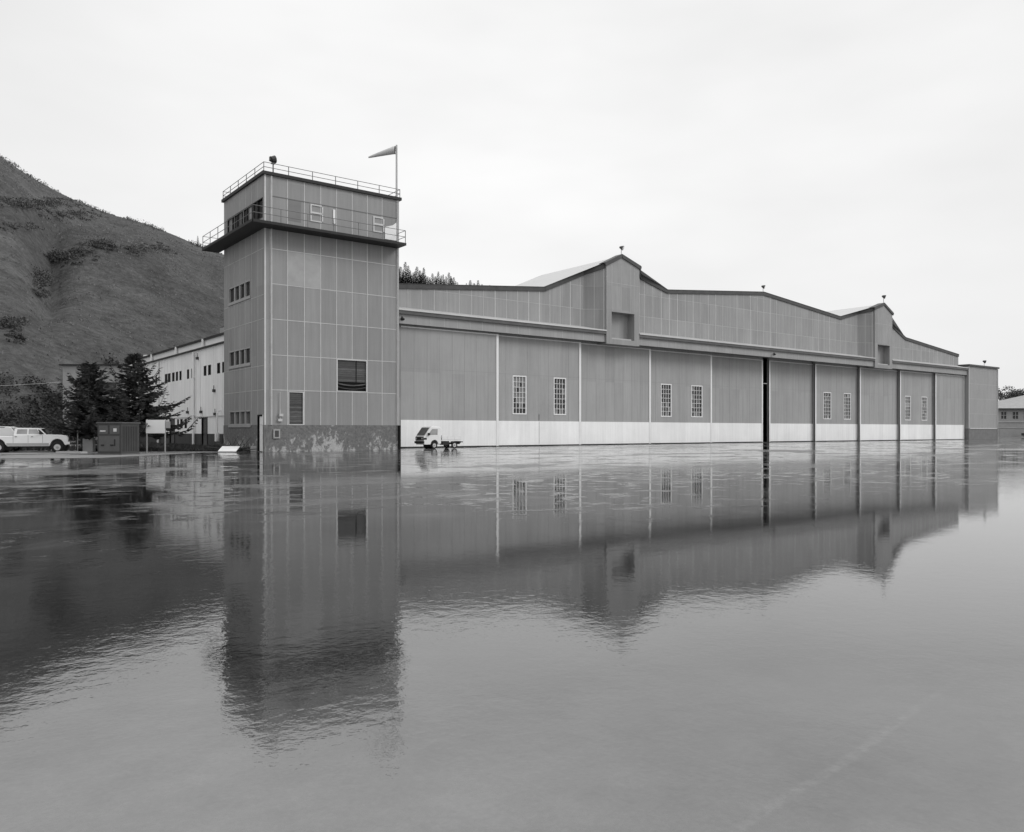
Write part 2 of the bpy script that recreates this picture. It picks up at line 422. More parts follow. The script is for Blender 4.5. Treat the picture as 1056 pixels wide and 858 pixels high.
# the ridge and the foot of the hill in directions seen from the apron (tangent of the bearing), heights in metres
RID = [((a - 528) / 832.5, (444 - b) / 832.5) for a, b in SIL]
FOOT = [(-1.8, 84), (-.62, 84), (-.5, 95), (-.36, 118), (-.2, 170), (0, 190), (.6, 290), (1.3, 290)]
TOPD = [(-1.8, 300), (-.4, 300), (-.14, 330), (0, 340), (.6, 430), (1.3, 430)]
def hill_z(t, d):
    y0, y1, e = lerp(FOOT, t), lerp(TOPD, t), lerp(RID, t)
    s = (d - y0) / (y1 - y0)
    p = CAM + AX * (t * d) + AY * d
    if s <= 0: return -.3 + 0 * s
    base = e * y1 + 1.5
    if s <= 1:
        prof = 1.32 * s - .32 * s * s
        z = base * prof
        w = min(1, s * 4) * min(1, (1 - s) * 3 + .12)
        z += w * (9.0 * noise.noise(Vector((p.x * .014, p.y * .016, 1))) + 1.8 * noise.noise(Vector((p.x * .06, p.y * .06, 4))) + .7 * noise.noise(Vector((p.x * .2, p.y * .2, 7))))
        # the gully that runs down the slope
        gx = -.555 + (s - .45) * .16 + .02 * math.sin(s * 9)
        q = (t - gx) / (.020 + .01 * s)
        z -= 7.0 * math.exp(-abs(q) ** 1.3) * max(0, min(1, (s - .12) * 5)) * max(0, min(1, (.85 - s) * 4))
        # a bench along the upper slope
        return z
    return base * (1 - .10 * (s - 1)) - (s - 1) * 30
h = MB()
NT, NS = 300, 110
idx = {}
for i in range(NT + 1):
    t = -1.75 + (3.0) * i / NT
    y0, y1 = lerp(FOOT, t), lerp(TOPD, t)
    for j in range(NS + 1):
        s = -.02 + 1.32 * j / NS
        d = y0 + s * (y1 - y0)
        p = gp(t * d, d, hill_z(t, d)); idx[i, j] = h.vert(p)
for i in range(NT):
    for j in range(NS):
        h.f.append([idx[i, j], idx[i + 1, j], idx[i + 1, j + 1], idx[i, j + 1]]); h.m.append(0)
tag(h.build('hill', M['hill'], smooth=True), kind='structure')
def hill_pt(t, d): return gp(t * d, d, hill_z(t, d))
def hill_at(t, e):       # where the slope is seen at elevation e (tangent)
    y0, y1 = lerp(FOOT, t), lerp(TOPD, t)
    d = y0
    while d < y1:
        if (hill_z(t, d) - 1.5) / d >= e: return d
        d += 1.5
    return y1

# grass tufts and scrub over the slope
rnd = random.Random(11)
def tuft(mb, p, hgt, w, n=3, lean=.5):
    for k in range(n):
        a = rnd.uniform(0, math.tau); q = Vector((math.cos(a), math.sin(a), 0)) * w * rnd.uniform(.4, 1)
        l = Vector((rnd.uniform(-1, 1), rnd.uniform(-1, 1), 0)) * lean * hgt
        c = p + Vector((rnd.uniform(-1, 1), rnd.uniform(-1, 1), 0)) * w * .5
        mb.face([c - q * .5, c + q * .5, c + q * .35 + l + Vector((0, 0, hgt * rnd.uniform(.6, 1)))])
def clump(mb, c, rx, rz, n, sz):
    for k in range(n):
        while True:
            q = Vector((rnd.uniform(-1, 1), rnd.uniform(-1, 1), rnd.uniform(-.2, 1)))
            if q.length < 1: break
        p = c + Vector((q.x * rx, q.y * rx, q.z * rz))
        a = Vector((rnd.uniform(-1, 1), rnd.uniform(-1, 1), rnd.uniform(-.3, 1))).normalized() * sz * rnd.uniform(.5, 1.2)
        b = a.cross(Vector((rnd.uniform(-1, 1), rnd.uniform(-1, 1), rnd.uniform(-1, 1)))).normalized() * sz * rnd.uniform(.3, .7)
        mb.face([p - a, p + b, p + a, p - b])
tg = MB()
for k in range(16000):
    t = rnd.uniform(-.95, -.1); y0, y1 = lerp(FOOT, t), lerp(TOPD, t)
    s = rnd.random() ** .85; d = y0 + s * (y1 - y0)
    nz = noise.noise(Vector((t * 22, d * .035, 2)))
    if nz < -.15 and rnd.random() < .6: continue
    sz = rnd.uniform(.18, .42) * (1 + .5 * s)
    tuft(tg, hill_pt(t, d), sz, sz * .9, 2)
tag(tg.build('hillside_grass', M['tuft'], recalc=False), 'pale tufts of winter grass covering the hillside', 'grass', kind='stuff')
sc_ = MB()
def patch(px, py, w, hh, n, r, sz, cnt=60):
    for k in range(n):
        a, b = rnd.gauss(0, .55), rnd.gauss(0, .5)
        t = (px + a * w - 528) / 832.5; e = (444 - (py + b * hh)) / 832.5
        d = hill_at(t, e); rr = r * rnd.uniform(.6, 1.3)
        rr *= math.exp(-.5 * (a * a + b * b)); clump(sc_, hill_pt(t, d) + Vector((0, 0, -.1)), rr * .9, rr * .5, int(cnt * .8), sz * .42)
for a in [(64, 268, 20, 5, 46, 2.6, .6), (84, 262, 10, 3, 18, 2.0, .55), (40, 288, 9, 8, 34, 2.3, .55), (40, 302, 6, 5, 14, 1.8, .5),
          (8, 336, 14, 6, 30, 1.8, .5), (14, 350, 8, 4, 12, 1.6, .5), (35, 212, 48, 4, 70, 2.3, .6), (75, 222, 30, 5, 50, 2.2, .6), (60, 208, 26, 3, 24, 2.2, .6),
          (105, 255, 22, 5, 40, 1.9, .5), (150, 258, 36, 6, 60, 1.8, .5), (20, 236, 30, 4, 20, 1.6, .5),
          ]:
    patch(*a)
for k in range(420):                                    # fringe of bare scrub along the skyline
    t = rnd.uniform(-.95, -.12); d = lerp(TOPD, t) - rnd.uniform(0, 8)
    if noise.noise(Vector((t * 30, 0, 0))) < -.1: continue
    clump(sc_, hill_pt(t, d), rnd.uniform(.8, 2.0), rnd.uniform(.6, 1.5), 26, .25)
tag(sc_.build('hillside_scrub', M['brushdark'], recalc=False), 'patches of dark leafless scrub in the gully and along the ridge', 'scrub', kind='stuff')
# thicket at the foot of the slope
th = MB()
for k in range(620):
    t = rnd.uniform(-.95, -.50); y0 = lerp(FOOT, t); d = y0 - 5 + rnd.random() ** 1.3 * 17
    z = max(0, hill_z(t, d)); rr = rnd.uniform(.8, 1.9)
    clump(th, gp(t * d, d, z), rr, rr * 1.15, 60, .2)
for k in range(150):
    t = rnd.uniform(-.50, -.36); d = rnd.uniform(100, 118)
    rr = rnd.uniform(.8, 1.5); clump(th, gp(t * d, d, max(0, hill_z(t, d))), rr, rr * 1.1, 60, .2)
tag(th.build('thicket', leafmat('thicket_twigs', .03, .075, .25), recalc=False), 'dark thicket of leafless bushes at the foot of the hill', 'thicket', kind='stuff')

# =================================================================== CONTROL TOWER
TW, TD, TH = 10.66, 8.73, 19.36
tower = thing('control_tower', 'tall square panel-clad control tower with a railed balcony at the left end of the hangar', 'tower', (0, 0, 0))
ZB = 1.9
JZ = [1.91, 4.36, 6.81, 9.32, 11.80, 14.25]
JX = [.43, 1.68, 2.93, 4.18, 5.43, 6.68, 7.93, 9.18, 10.43]
w = MB()
fh = [(1.75, 2.88, ZB, 4.27), (5.46, 7.9, 4.40, 6.78)]
wall(w, FRONT(0), 0, TW, ZB, TH, fh, .14)
lw = [(2.72, 7.5, 11.21, 12.45), (2.72, 7.5, 6.34, 7.58), (2.66, 7.45, ZB + .001, 2.99)]
cabw = (.28, 7.9, 16.42, 17.84)
doorh = (.18, 1.22, ZB, 2.62)
wall(w, LEFT(0), 0, TD, ZB, TH, lw + [cabw, doorh], .14)
w.face([(TW, 0, ZB), (TW, TD, ZB), (TW, TD, TH), (TW, 0, TH)]); w.face([(0, TD, ZB), (TW, TD, ZB), (TW, TD, TH), (0, TD, TH)])
w.face([(0, 0, TH - .01), (TW, 0, TH - .01), (TW, TD, TH - .01), (0, TD, TH - .01)])
FR, LF = FRONT(0), LEFT(0)
def batt(mb, mp, a, z0, z1, wd, mi, holes):
    segs = [(z0, z1)]
    for (h0, h1, k0, k1) in holes:
        if h0 - .01 < a < h1 + .01:
            ns = []
            for (p, q) in segs:
                if k0 >= q or k1 <= p: ns.append((p, q)); continue
                if k0 > p: ns.append((p, k0))
                if k1 < q: ns.append((k1, q))
            segs = ns
    for p, q in segs:
        if q - p > .05: mbox(mb, mp, a - wd / 2, a + wd / 2, p, q, -.018, .0, mi)
rb = random.Random(4)
for i, x in enumerate(JX): batt(w, FR, x, ZB, TH - .05, .045 if i else .07, 1, [(a, b, c, d) for a, b, c, d in fh])
batt(w, FR, .06, ZB, TH, .11, 1, [])
for z in JZ[1:]:
    for i in range(len(JX) - 1):
        if any(h[0] - .1 < (JX[i] + JX[i + 1]) / 2 < h[1] + .1 and h[2] - .1 < z < h[3] + .1 and not (abs(z - h[2]) < .1 or abs(z - h[3]) < .1) for h in fh): continue
        mbox(w, FR, JX[i] + .03, JX[i + 1] - .03, z - .02, z + .02, -.014, 0, 1)
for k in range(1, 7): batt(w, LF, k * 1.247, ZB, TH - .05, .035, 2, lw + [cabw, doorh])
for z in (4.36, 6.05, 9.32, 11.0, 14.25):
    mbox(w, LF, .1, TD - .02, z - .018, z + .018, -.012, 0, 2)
# paler replacement panels under the balcony, darker painted-out panel on the cab
for i in (1, 2): mbox(w, FR, JX[i] + .03, JX[i + 1] - .03, 11.84, 14.2, -.006, 0, 3)
mbox(w, FR, JX[1] + .03, JX[1] + 1.0, 16.4, 17.9, -.006, 0, 4)
mbox(w, FR, .5, TW - .2, 17.93, 17.98, -.03, 0, 4)
w.build('wall', [M['panel'], M['batten'], M['batten_dim'], M['patch'], M['panel_dim']], tower)
p = MB()
dh = (.18, 1.22, 0.02, ZB)
wall(p, FRONT(-.03), -.03, TW + .03, 0, ZB, [], .1)
wall(p, LEFT(-.03), -.03, TD + .03, 0, ZB, [dh], .14)
p.face([(TW + .03, -.03, 0), (TW + .03, TD + .03, 0), (TW + .03, TD + .03, ZB), (TW + .03, -.03, ZB)])
p.face([(-.03, TD + .03, 0), (TW + .03, TD + .03, 0), (TW + .03, TD + .03, ZB), (-.03, TD + .03, ZB)])
p.box(-.03, TW + .03, -.03, -.001, ZB - .002, ZB); p.box(-.03, -.001, 0, TD, ZB - .002, ZB)
p.build('plinth', M['plinth'], tower)
# roof slab edge
r = MB(); r.box(-.16, TW + .16, -.16, TD + .16, TH, TH + .22); r.build('roof', M['trimdark'], tower)
# roof railing
def railing(parent, pts, z0, hgt, rails, step, r=.022, pr=.028, mat=None, name='railing', closed=False):
    m = MB(); n = len(pts)
    for i in range(n if closed else n - 1):
        a = Vector(pts[i]); b = Vector(pts[(i + 1) % n]); L = (b - a).length
        for q in rails: m.tube([(a.x, a.y, z0 + q), (b.x, b.y, z0 + q)], r, 6)
        k = max(1, round(L / step))
        for j in range(k + (0 if closed or i < n - 2 else 1)):
            c = a.lerp(b, j / k); m.tube([(c.x, c.y, z0), (c.x, c.y, z0 + hgt)], pr, 6)
    return m.build(name, mat, parent)
railing(tower, [(-.05, -.05, 0), (TW + .05, -.05, 0), (TW + .05, TD + .05, 0), (-.05, TD + .05, 0)], TH + .2, .66, (.32, .65), 1.75, mat=M['rail'], name='roof_railing', closed=True)
# balcony
BO, BR = 1.3, 1.12
b = MB(); zb = 15.62
b.box(-BO, 0, -BO, 10.0, zb, zb + .16); b.box(0, TW - .1, -BO, 0, zb, zb + .16)
b.box(-BO + .05, TW - .1, -BO - .02, -BO + .05, zb + .001, zb + .19); b.box(-BO - .02, -BO + .05, -BO, 10, zb + .001, zb + .19)
b.build('balcony', M['trimdark'], tower)
m = MB()
def railpath(m, pts, z0, hs, step, r):
    for i in range(len(pts) - 1):
        a = Vector(pts[i]); c = Vector(pts[i + 1]); L = (c - a).length
        for q in hs: m.tube([(a.x, a.y, z0 + q), (c.x, c.y, z0 + q)], r, 6)
        k = max(1, round(L / step))
        for j in range(k + 1):
            e = a.lerp(c, j / k); m.tube([(e.x, e.y, z0), (e.x, e.y, z0 + hs[-1])], r * 1.15, 6)
railpath(m, [(-BO + .06, 10.0, 0), (-BO + .06, -BO + .06, 0), (TW - .14, -BO + .06, 0), (TW - .14, -.02, 0)], zb + .16, (.5, .98), 1.9, .022)
m.tube([(-BO + .06, 10, zb + .66), (0, 10, zb + .66)], .02, 6); m.tube([(-BO + .06, 10, zb + 1.14), (0, 10, zb + 1.14)], .02, 6)
m.build('balcony_railing', M['rail'], tower)
# windows in the left face: rows of four lights
for (a0, a1, z0, z1), pm in zip(lw, (M['glass'], M['glass'], M['glassmid'])):
    window(tower, LF, a0, a1, z0, z1, 4, 1, M['lintel'], pm, .10, .22, .14, .025, sill=.14 if z0 > 2 else .16)
cf = window(tower, LF, *cabw, 7, 1, M['trimdark'], ([M['glass'], M['glassmid'], M['glasspale']], lambda i, j, q: [0, 0, 2, 0, 1, 0, 2][i]), .06, .09, .14, .01)
# boarded openings
for k, hh in enumerate(fh):
    o = MB()
    mbox(o, FR, hh[0] + .02, hh[1] - .02, hh[2] + (.02 if k == 0 else .72), hh[3] - .02, .06, .10, 0)
    if k:
        mbox(o, FR, hh[0] + .02, hh[1] - .02, hh[2] + .02, hh[2] + .72, .12, .135, 1)
        nseg = 12                                                       # sagging board across the open strip
        for q in range(nseg):
            f0, f1 = q / nseg, (q + 1) / nseg
            s0 = .16 * (1 - (2 * f0 - 1) ** 2); s1 = .16 * (1 - (2 * f1 - 1) ** 2)
            xa, xb = hh[0] + .03 + (hh[1] - hh[0] - .06) * f0, hh[0] + .03 + (hh[1] - hh[0] - .06) * f1
            o.bar((xa, .045, hh[2] + .62 - s0), (xb, .045, hh[2] + .62 - s1), .03, .09, 0)
            o.bar((xa, .05, hh[2] + .36 - s0), (xb, .05, hh[2] + .36 - s1), .03, .05, 0)
        mbox(o, FR, hh[0] + 1.55, hh[0] + 1.61, hh[2] + .72, hh[3] - .02, .04, .06, 1)
    fr = o.build('boarded_window', [M['boards'], M['dark']], tower)
    tag(fr, ['low dark boarded opening just above the plinth', 'wide boarded opening with sagging boards at its foot'][k])
    e = MB(); fw = .05
    mbox(e, FR, hh[0] - .01, hh[0] + fw, hh[2], hh[3], -.03, .05); mbox(e, FR, hh[1] - fw, hh[1] + .01, hh[2], hh[3], -.03, .05)
    mbox(e, FR, hh[0] + fw, hh[1] - fw, hh[3] - fw, hh[3], -.03, .05); mbox(e, FR, hh[0] + fw, hh[1] - fw, hh[2], hh[2] + fw, -.03, .05)
    e.build('frame', M['batten'], fr)
# side door in the left face, standing open a little
d = MB()
d.box(-.012, .04, .24, .86, .05, 2.5, 0); d.box(-.016, -.01, .30, .34, 1.0, 1.25, 1)
dd = d.build('door', [M['white'], M['carblack']], tower)
e = MB(); mbox(e, LF, .18, .24, 0.02, 2.62, -.05, .1, 0); mbox(e, LF, 1.16, 1.22, 0.02, 2.62, -.05, .1, 1); mbox(e, LF, .24, 1.16, 2.5, 2.62, -.06, .1, 1); mbox(e, LF, .86, 1.16, .02, 2.5, .10, .13, 1)
e.build('frame', [M['white'], M['dark']], dd)
# white outlined marks on the balcony wall: two box figures with a bar between, and a pale patch
def figure(x0, x1, z0, z1, closed=True):
    m = MB(); t = .10; zm = (z0 + z1) / 2 + .02
    mbox(m, FR, x0, x0 + t, z0, zm - .16, -.05, -.02); mbox(m, FR, x0, x0 + t, zm - .1, z1, -.05, -.02); mbox(m, FR, x0 + t, x1 - t, z1 - t, z1, -.05, -.02)
    mbox(m, FR, x0 + t, x1 - t, z0, z0 + t * .9, -.05, -.02); mbox(m, FR, x0 + t, x1 - t, zm - .07, zm + .06, -.05, -.02)
    mbox(m, FR, x1 - t, x1, z0 + .1, zm - .03, -.05, -.02); mbox(m, FR, x1 - t, x1, zm + .03, z1 - .1, -.05, -.02)
    return m
for (x0, x1, z0, z1) in ((3.38, 4.36, 16.62, 17.88), (8.42, 9.36, 16.62, 17.80)):
    figure(x0, x1, z0, z1).build('window_outline', M['railpale'], tower)
m = MB(); mbox(m, FR, 5.14, 5.31, 16.72, 17.75, -.05, -.02); m.build('painted_bar', M['white'], tower)
m = MB(); m.prism([(9.42, 16.2), (10.42, 16.2), (10.42, 17.62), (10.1, 17.35), (9.42, 17.12)], -.045, -.02, lambda p, q, t: (p, t, q)); m.build('painted_patch', M['white'], tower)
# small fixtures by the corner
m = MB(); m.box(.95, 1.25, -.16, -.03, 2.15, 2.32); m.box(1.02, 1.3, -.2, -.03, 2.5, 2.68); m.tube([(1.1, -.1, 2.3), (1.1, -.1, 3.0)], .03, 6); m.tube([(1.1, -.09, 3.0), (1.1, -.09, 4.2)], .02, 6); m.build('wall_light', M['pole'], tower)
m = MB(); m.box(.62, 1.1, -.12, -.032, .95, 1.6, 0); m.box(.72, 1.0, -.135, -.12, 1.05, 1.5, 1); m.build('meter_box', [M['lintel'], M['cabinet']], tower)
for x in (.50, TW - .15):
    m = MB(); m.tube([(x, -.07, ZB), (x, -.07, TH - .05)], .045, 8); m.build('downpipe', M['batten'], tower)
m = MB(); m.box(TW - .1, TW + .04, -.2, -.03, 0, ZB); m.build('corner_guard', M['dark'], tower)

# =================================================================== HANGAR
hangar = thing('hangar', 'long grey aircraft hangar with raised gabled bays and tall sliding doors', 'hangar', (67, 6, 0))
HX0, HX1, VW, HB = TW + .06, 120.66, 7.0, 44.0
PEAK = 67.0
def top(u):
    k = abs(u - PEAK)
    base = 19.0 - .0905 * k
    out, inn, ap = 35.9, 17.9, 26.7
    if inn < k < out:
        if k < ap: return 17.38 + (19.62 - 17.38) * (k - inn) / (ap - inn)
        return 15.75 + (19.62 - 15.75) * (out - k) / (out - ap)
    return base
BAYS = [(38.1, 42.95), (91.2, 96.05)]
BAYV, ZC = 5.42, 11.9
# plan line of the upper wall: bends forward to each bay
path = [(HX0, VW)]
for (a, c) in BAYS: path += [(a - 1.75, VW), (a, BAYV + .25), None, (c, BAYV + .25), (c + 1.75, VW)]
path.append((HX1, VW))
w = MB(); cap = MB()
def strip(p, q):
    L = math.hypot(q[0] - p[0], q[1] - p[1]); kinks = [PEAK + s * k for s in (-1, 1) for k in (17.9, 26.7, 35.9)] + [PEAK]
    us = sorted(set([p[0], q[0]] + [k for k in kinks if p[0] < k < q[0]]))
    at = lambda u: (u, p[1] + (q[1] - p[1]) * (u - p[0]) / (q[0] - p[0]))
    n = Vector((q[1] - p[1], -(q[0] - p[0]), 0)).normalized()
    for a, c in zip(us, us[1:]):
        A, C = at(a), at(c); w.face([(A[0], A[1], 11.0), (C[0], C[1], 11.0), (C[0], C[1], top(c)), (A[0], A[1], top(a))], 0)
        a3 = Vector((A[0], A[1], top(a) - .12)); c3 = Vector((C[0], C[1], top(c) - .12))
        cap.bar(a3 + n * .05, c3 + n * .05, .14, .42); cap.bar(a3 + n * .0 + Vector((0, 0, .2)), c3 + Vector((0, 0, .2)), .3, .05)
    # battens
    x = math.ceil((p[0] - .5) / 1.36) * 1.36 + .5
    step = 1.36 if p[1] == q[1] else .8
    while x < q[0] - .05:
        if x > p[0] + .05:
            A = at(x); zt = top(x) - .3
            wd = rb.choice((.035, .05, .065, .03))
            w.obox((A[0] + n.x * .008, A[1] + n.y * .008, (11.9 + zt) / 2), Vector((-n.y, n.x, 0)), n, Vector((0, 0, 1)), wd / 2, .008, (zt - 11.9) / 2, 1)
        x += step
    for z in (14.1, 16.5, 18.2):
        seg = [(a, c) for a, c in zip(us, us[1:])]
        for a, c in seg:
            n_ = 12
            for i in range(n_):
                u0, u1 = a + (c - a) * i / n_, a + (c - a) * (i + 1) / n_
                if min(top(u0), top(u1)) > z + .4:
                    A, C = at(u0), at(u1); w.bar((A[0] + n.x * .005, A[1] + n.y * .005, z), (C[0] + n.x * .005, C[1] + n.y * .005, z), .012, .022, 1)
prev = path[0]
for q in path[1:]:
    if q is None:
        w.build('gable_wall', [M['wallsheet'], M['batten']], hangar); cap.build('roof_edge', M['cap'], hangar)
        w = MB(); cap = MB(); prev = None; continue
    if prev is not None: strip(prev, q)
    prev = q
w.build('gable_wall', [M['wallsheet'], M['batten']], hangar); cap.build('roof_edge', M['cap'], hangar)
w = MB()
# side and back walls
w.face([(HX0, VW, 0), (HX0, HB, 0), (HX0, HB, top(HX0) - .02), (HX0, VW, top(HX0) - .02)]); w.face([(HX1, VW, 0), (HX1, HB, 0), (HX1, HB, top(HX1) - .02), (HX1, VW, top(HX1) - .02)])
w.face([(HX0, HB, 0), (HX1, HB, 0), (HX1, HB, top(HX1) - .02), (PEAK, HB, 18.98), (HX0, HB, top(HX0) - .02)])
w.build('rear_wall', M['wallsheet'], hangar)
# roof: low pitched main roof and the two cross gables behind the bays
r = MB()
zb_ = lambda u: 19.0 - .0905 * abs(u - PEAK) + .06
for a, c in ((HX0, PEAK), (PEAK, HX1)):
    r.face([(a, VW + .12, zb_(a)), (c, VW + .12, zb_(c)), (c, HB, zb_(c)), (a, HB, zb_(a))])
for sgn in (-1, 1):
    o_, n_, p_ = PEAK + sgn * 36.2, PEAK + sgn * 17.5, PEAK + sgn * 26.7
    yb = 18.8
    for e, ze in ((o_, 15.62), (n_, 17.3)):
        r.face([(p_, BAYV + .1, 19.9), (p_, yb, 19.9), (e, yb, ze + .15), (e, VW + .05, ze + .15)])
    r.face([(p_, yb, 19.9), (o_, yb, 15.75), (n_, yb, 17.4)])
r.build('roof', M['roofmetal'], hangar)
# projecting bays with a deep opening
for (a, c) in BAYS:
    b = MB(); ap = PEAK + (26.7 if a > PEAK else -26.7)
    hole = (a + .75, c - .75, 11.05, 13.9)
    ze = top(a) + .02; zc = top(c) + .02; zt = min(ze, zc) - .3
    wall(b, FRONT(BAYV), a, c, 10.52, zt, [hole], .95, 0, 0)
    b.face([(a, BAYV, zt), (c, BAYV, zt), (c, BAYV, zc), (ap, BAYV, 19.75), (a, BAYV, ze)])
    b.face([(a, BAYV, 10.52), (a, VW + .5, 10.52), (a, VW + .5, ze), (a, BAYV, ze)]); b.face([(c, BAYV, 10.52), (c, VW + .5, 10.52), (c, VW + .5, zc), (c, BAYV, zc)])
    b.face([(a, BAYV, 10.52), (c, BAYV, 10.52), (c, VW + .5, 10.52), (a, VW + .5, 10.52)])
    for x in [a + .04, a + .78, a + 2.1, c - .78 - .6, c - .78, c - .04]:
        z0 = 13.95 if a + .7 < x < c - .7 else 10.55
        b.box(x - .018, x + .018, BAYV - .012, BAYV, z0, top(x) - .35, 1)
    b.box(a + .05, c - .05, BAYV - .009, BAYV, 16.9, 16.93, 1)
    bo = b.build('gable_bay', [M['wallsheet'], M['batten_dim']], hangar)
    q = MB(); q.box(hole[0] - .02, hole[1] + .02, BAYV + .93, BAYV + .97, hole[2] - .05, hole[3] + .05, 0)
    q.build('recess_panel', M['wallsheet'], bo)
    q = MB(); q.box(hole[0] + .002, hole[1] - .35, BAYV + .1, BAYV + .9, hole[2] - .02, hole[2] + .14); q.build('recess_sill', M['flash'], bo)
    q = MB()
    for e, zz in ((a - .22, top(a) - .02), (c + .22, top(c) - .02)):
        q.bar((e, BAYV - .04, zz - .02), (ap, BAYV - .04, 19.86), .16, .34); q.bar((e, BAYV + .4, zz + .2), (ap, BAYV + .4, 20.05), 1.0, .05)
    q.build('bay_roof_edge', M['cap'], bo)
# canopy over the door tracks: pale sloping top, dark gutter, panelled fascia
segs = [(HX0, BAYS[0][0] - .0), (BAYS[0][1], BAYS[1][0]), (BAYS[1][1], 120.66)]
ft = MB(); gu = MB(); fa = MB()
for (a, c) in segs:
    A, C = a + .002, c - .002
    ft.prism([(5.36, 11.86), (7.02, 12.32), (7.02, 12.2), (5.36, 11.78)], A, C, lambda p, q, t: (t, p, q))
    ft.prism([(5.33, 11.80), (5.36, 11.93), (5.42, 11.93), (5.42, 11.80)], A, C, lambda p, q, t: (t, p, q))
    gu.box(A, C, 5.40, 7.0, 11.5, 11.79)
    fa.box(A, C, 5.62, 5.72, 10.68, 11.5, 0)
    x = math.ceil((A - .3) / 1.39) * 1.39 + .3
    while x < C: fa.box(x - .02, x + .02, 5.608, 5.62, 10.7, 11.5, 1); x += 1.39
fa.box(HX0, 120.66, 5.60, 5.72, 10.62, 10.68, 2)
fa.box(HX0, 120.66, 5.73, 8.3, 10.9, 10.96, 0)
ft.build('canopy_roof', M['flash'], hangar); gu.build('gutter', M['gutter'], hangar); fa.build('fascia', [M['fascia'], M['batten_dim'], M['trimdark']], hangar)
m = MB(); m.box(HX0, 14.18, 6.0, 6.2, 0, 10.9); m.build('end_panel', M['wallsheet'], hangar)
m = MB(); m.box(12, 120, 9.4, 9.6, 0, 10.9); m.box(13, 120, 6.1, 9.4, .006, .012); m.build('interior', M['dark'], hangar)
m = MB(); 
for v in (5.75, 7.9): m.box(14, 120.6, v, v + .07, .005, .02)
m.build('door_track', M['gutter'], hangar)
# sliding door leaves
LE = [(14.2, 24.64, 6.0), (24.5, 35.42, 6.4), (35.3, 46.19, 6.8), (46.1, 57.18, 7.2), (57.1, 67.76, 7.6)]
RI = [(69.09, 79.0, 7.6), (78.9, 89.62, 7.2), (89.52, 100.26, 6.8), (100.16, 110.58, 6.4), (110.48, 120.45, 6.0)]
WIN = {1: [(26.6, 28.3), (31.75, 33.4)], 3: [(48.25, 50.05), (53.45, 55.45)], 6: [(80.9, 82.8), (86.0, 87.85)], 8: [(101.65, 103.4), (106.8, 108.6)]}
def panes(style):
    def f(i, j, q):
        if style == 0: return (1 if (j > 1 or (i == 2 and j > 0)) and q.random() < .88 else 0) if True else 0
        return 0 if q.random() < .8 else (1 if q.random() < .6 else 2)
    return f
for k, (a, c, v) in enumerate(LE + RI):
    lf = MB(); mp = FRONT(v); hs = [(x0, x1, 3.06, 6.8) for x0, x1 in WIN.get(k, [])]
    wall(lf, mp, a, c, 2.42, 10.88, hs, .1)
    for x in (a, c):
        lf.face([(x, v, .06), (x, v + .3, .06), (x, v + .3, 10.88), (x, v, 10.88)])
    lf.face([(a, v, 10.88), (c, v, 10.88), (c, v + .3, 10.88), (a, v + .3, 10.88)])
    lf.face([(a, v + .3, .06), (c, v + .3, .06), (c, v + .3, 10.88), (a, v + .3, 10.88)])
    x = a + 1.32
    while x < c - .3:
        if not any(h_[0] - .03 < x < h_[1] + .03 for h_ in hs): lf.box(x - .011, x + .011, v - .008, v, 2.45, 10.3, 1)
        x += 1.32
    lf.box(a + .05, c - .05, v - .006, v, 6.9, 6.925, 1)
    leaf = lf.build('door_leaf', [M['door'], M['seam']], hangar)
    t = MB(); t.box(a, c, v - .02, v + .12, .10, 2.42)
    x = a + 2.6
    t.build('lower_panel', M['whiteband'], leaf)
    t = MB()
    t.box(a, c, v - .03, v + .0, 10.44 + (abs(v - 6) * .0), 10.54)
    if k < 5: t.box(c - .26, c, v - .045, v + .3, .06, 10.56)
    else: t.box(a, a + .26, v - .045, v + .06, .06, 10.56)
    if k == 9: t.box(c - .16, c + .02, v - .045, v + .3, .06, 10.56)
    t.build('edge_trim', M['white'], leaf)
    if k >= 5:
        t = MB(); t.box(a - .012, a - .002, v + .061, v + .16, .04, 10.6); t.build('edge_seal', M['gutter'], leaf)
    t = MB(); t.box(a, c, v + .0, v + .12, .02, .10); t.build('bottom_rail', M['dark'], leaf)
    for (x0, x1, z0, z1) in hs:
        window(leaf, mp, x0, x1, z0, z1, 4, 7, M['white'], ([M['glass'], M['glasspale'], M['glassmid']], panes(0 if x0 < 28 else 1)), .11, .04, .1, .035, parts=False)
    if k == 1:
        t = MB(); t.box(29.87, 29.91, v - .026, v - .021, .2, 2.38); t.box(29.85, 29.93, v - .012, v, 2.5, 3.1); t.build('wicket_joint', M['gutter'], leaf)
m = MB(); m.box(68.1, 68.9, 7.75, 7.8, 7.5, 7.6); m.build('crossbar', M['flash'], hangar)
tag(hangar, None)

# =================================================================== END ANNEX
AXL, AXR = 120.72, 131.72
annex = thing('hangar_annex', 'plain square panel-clad block closing the far right end of the hangar', 'building', (126, 5.4, 0))
m = MB(); V0 = 5.38
m.box(AXL, AXR, V0, V0 + 9, 1.84, 12.2, 0)
x = AXL + 1.1
while x < AXR: m.box(x - .018, x + .018, V0 - .012, V0, 1.9, 12.1, 1); x += 1.1
for z in (4.3, 6.8, 9.3): m.box(AXL + .02, AXR - .02, V0 - .009, V0, z - .018, z + .018, 1)
m.box(AXL - .02, AXL + .14, V0 - .03, V0, 1.84, 12.2, 2); m.box(AXR - .25, AXR + .02, V0 - .03, V0, 1.84, 12.2, 2)
m.build('wall', [M['annex'], M['batten_dim'], M['batten']], annex)
m = MB(); m.box(AXL - .04, AXR + .04, V0 - .03, V0 + 9.04, 0, 1.84); m.build('plinth', plain('annex_concrete', .17, .8, .2, 1.5), annex)
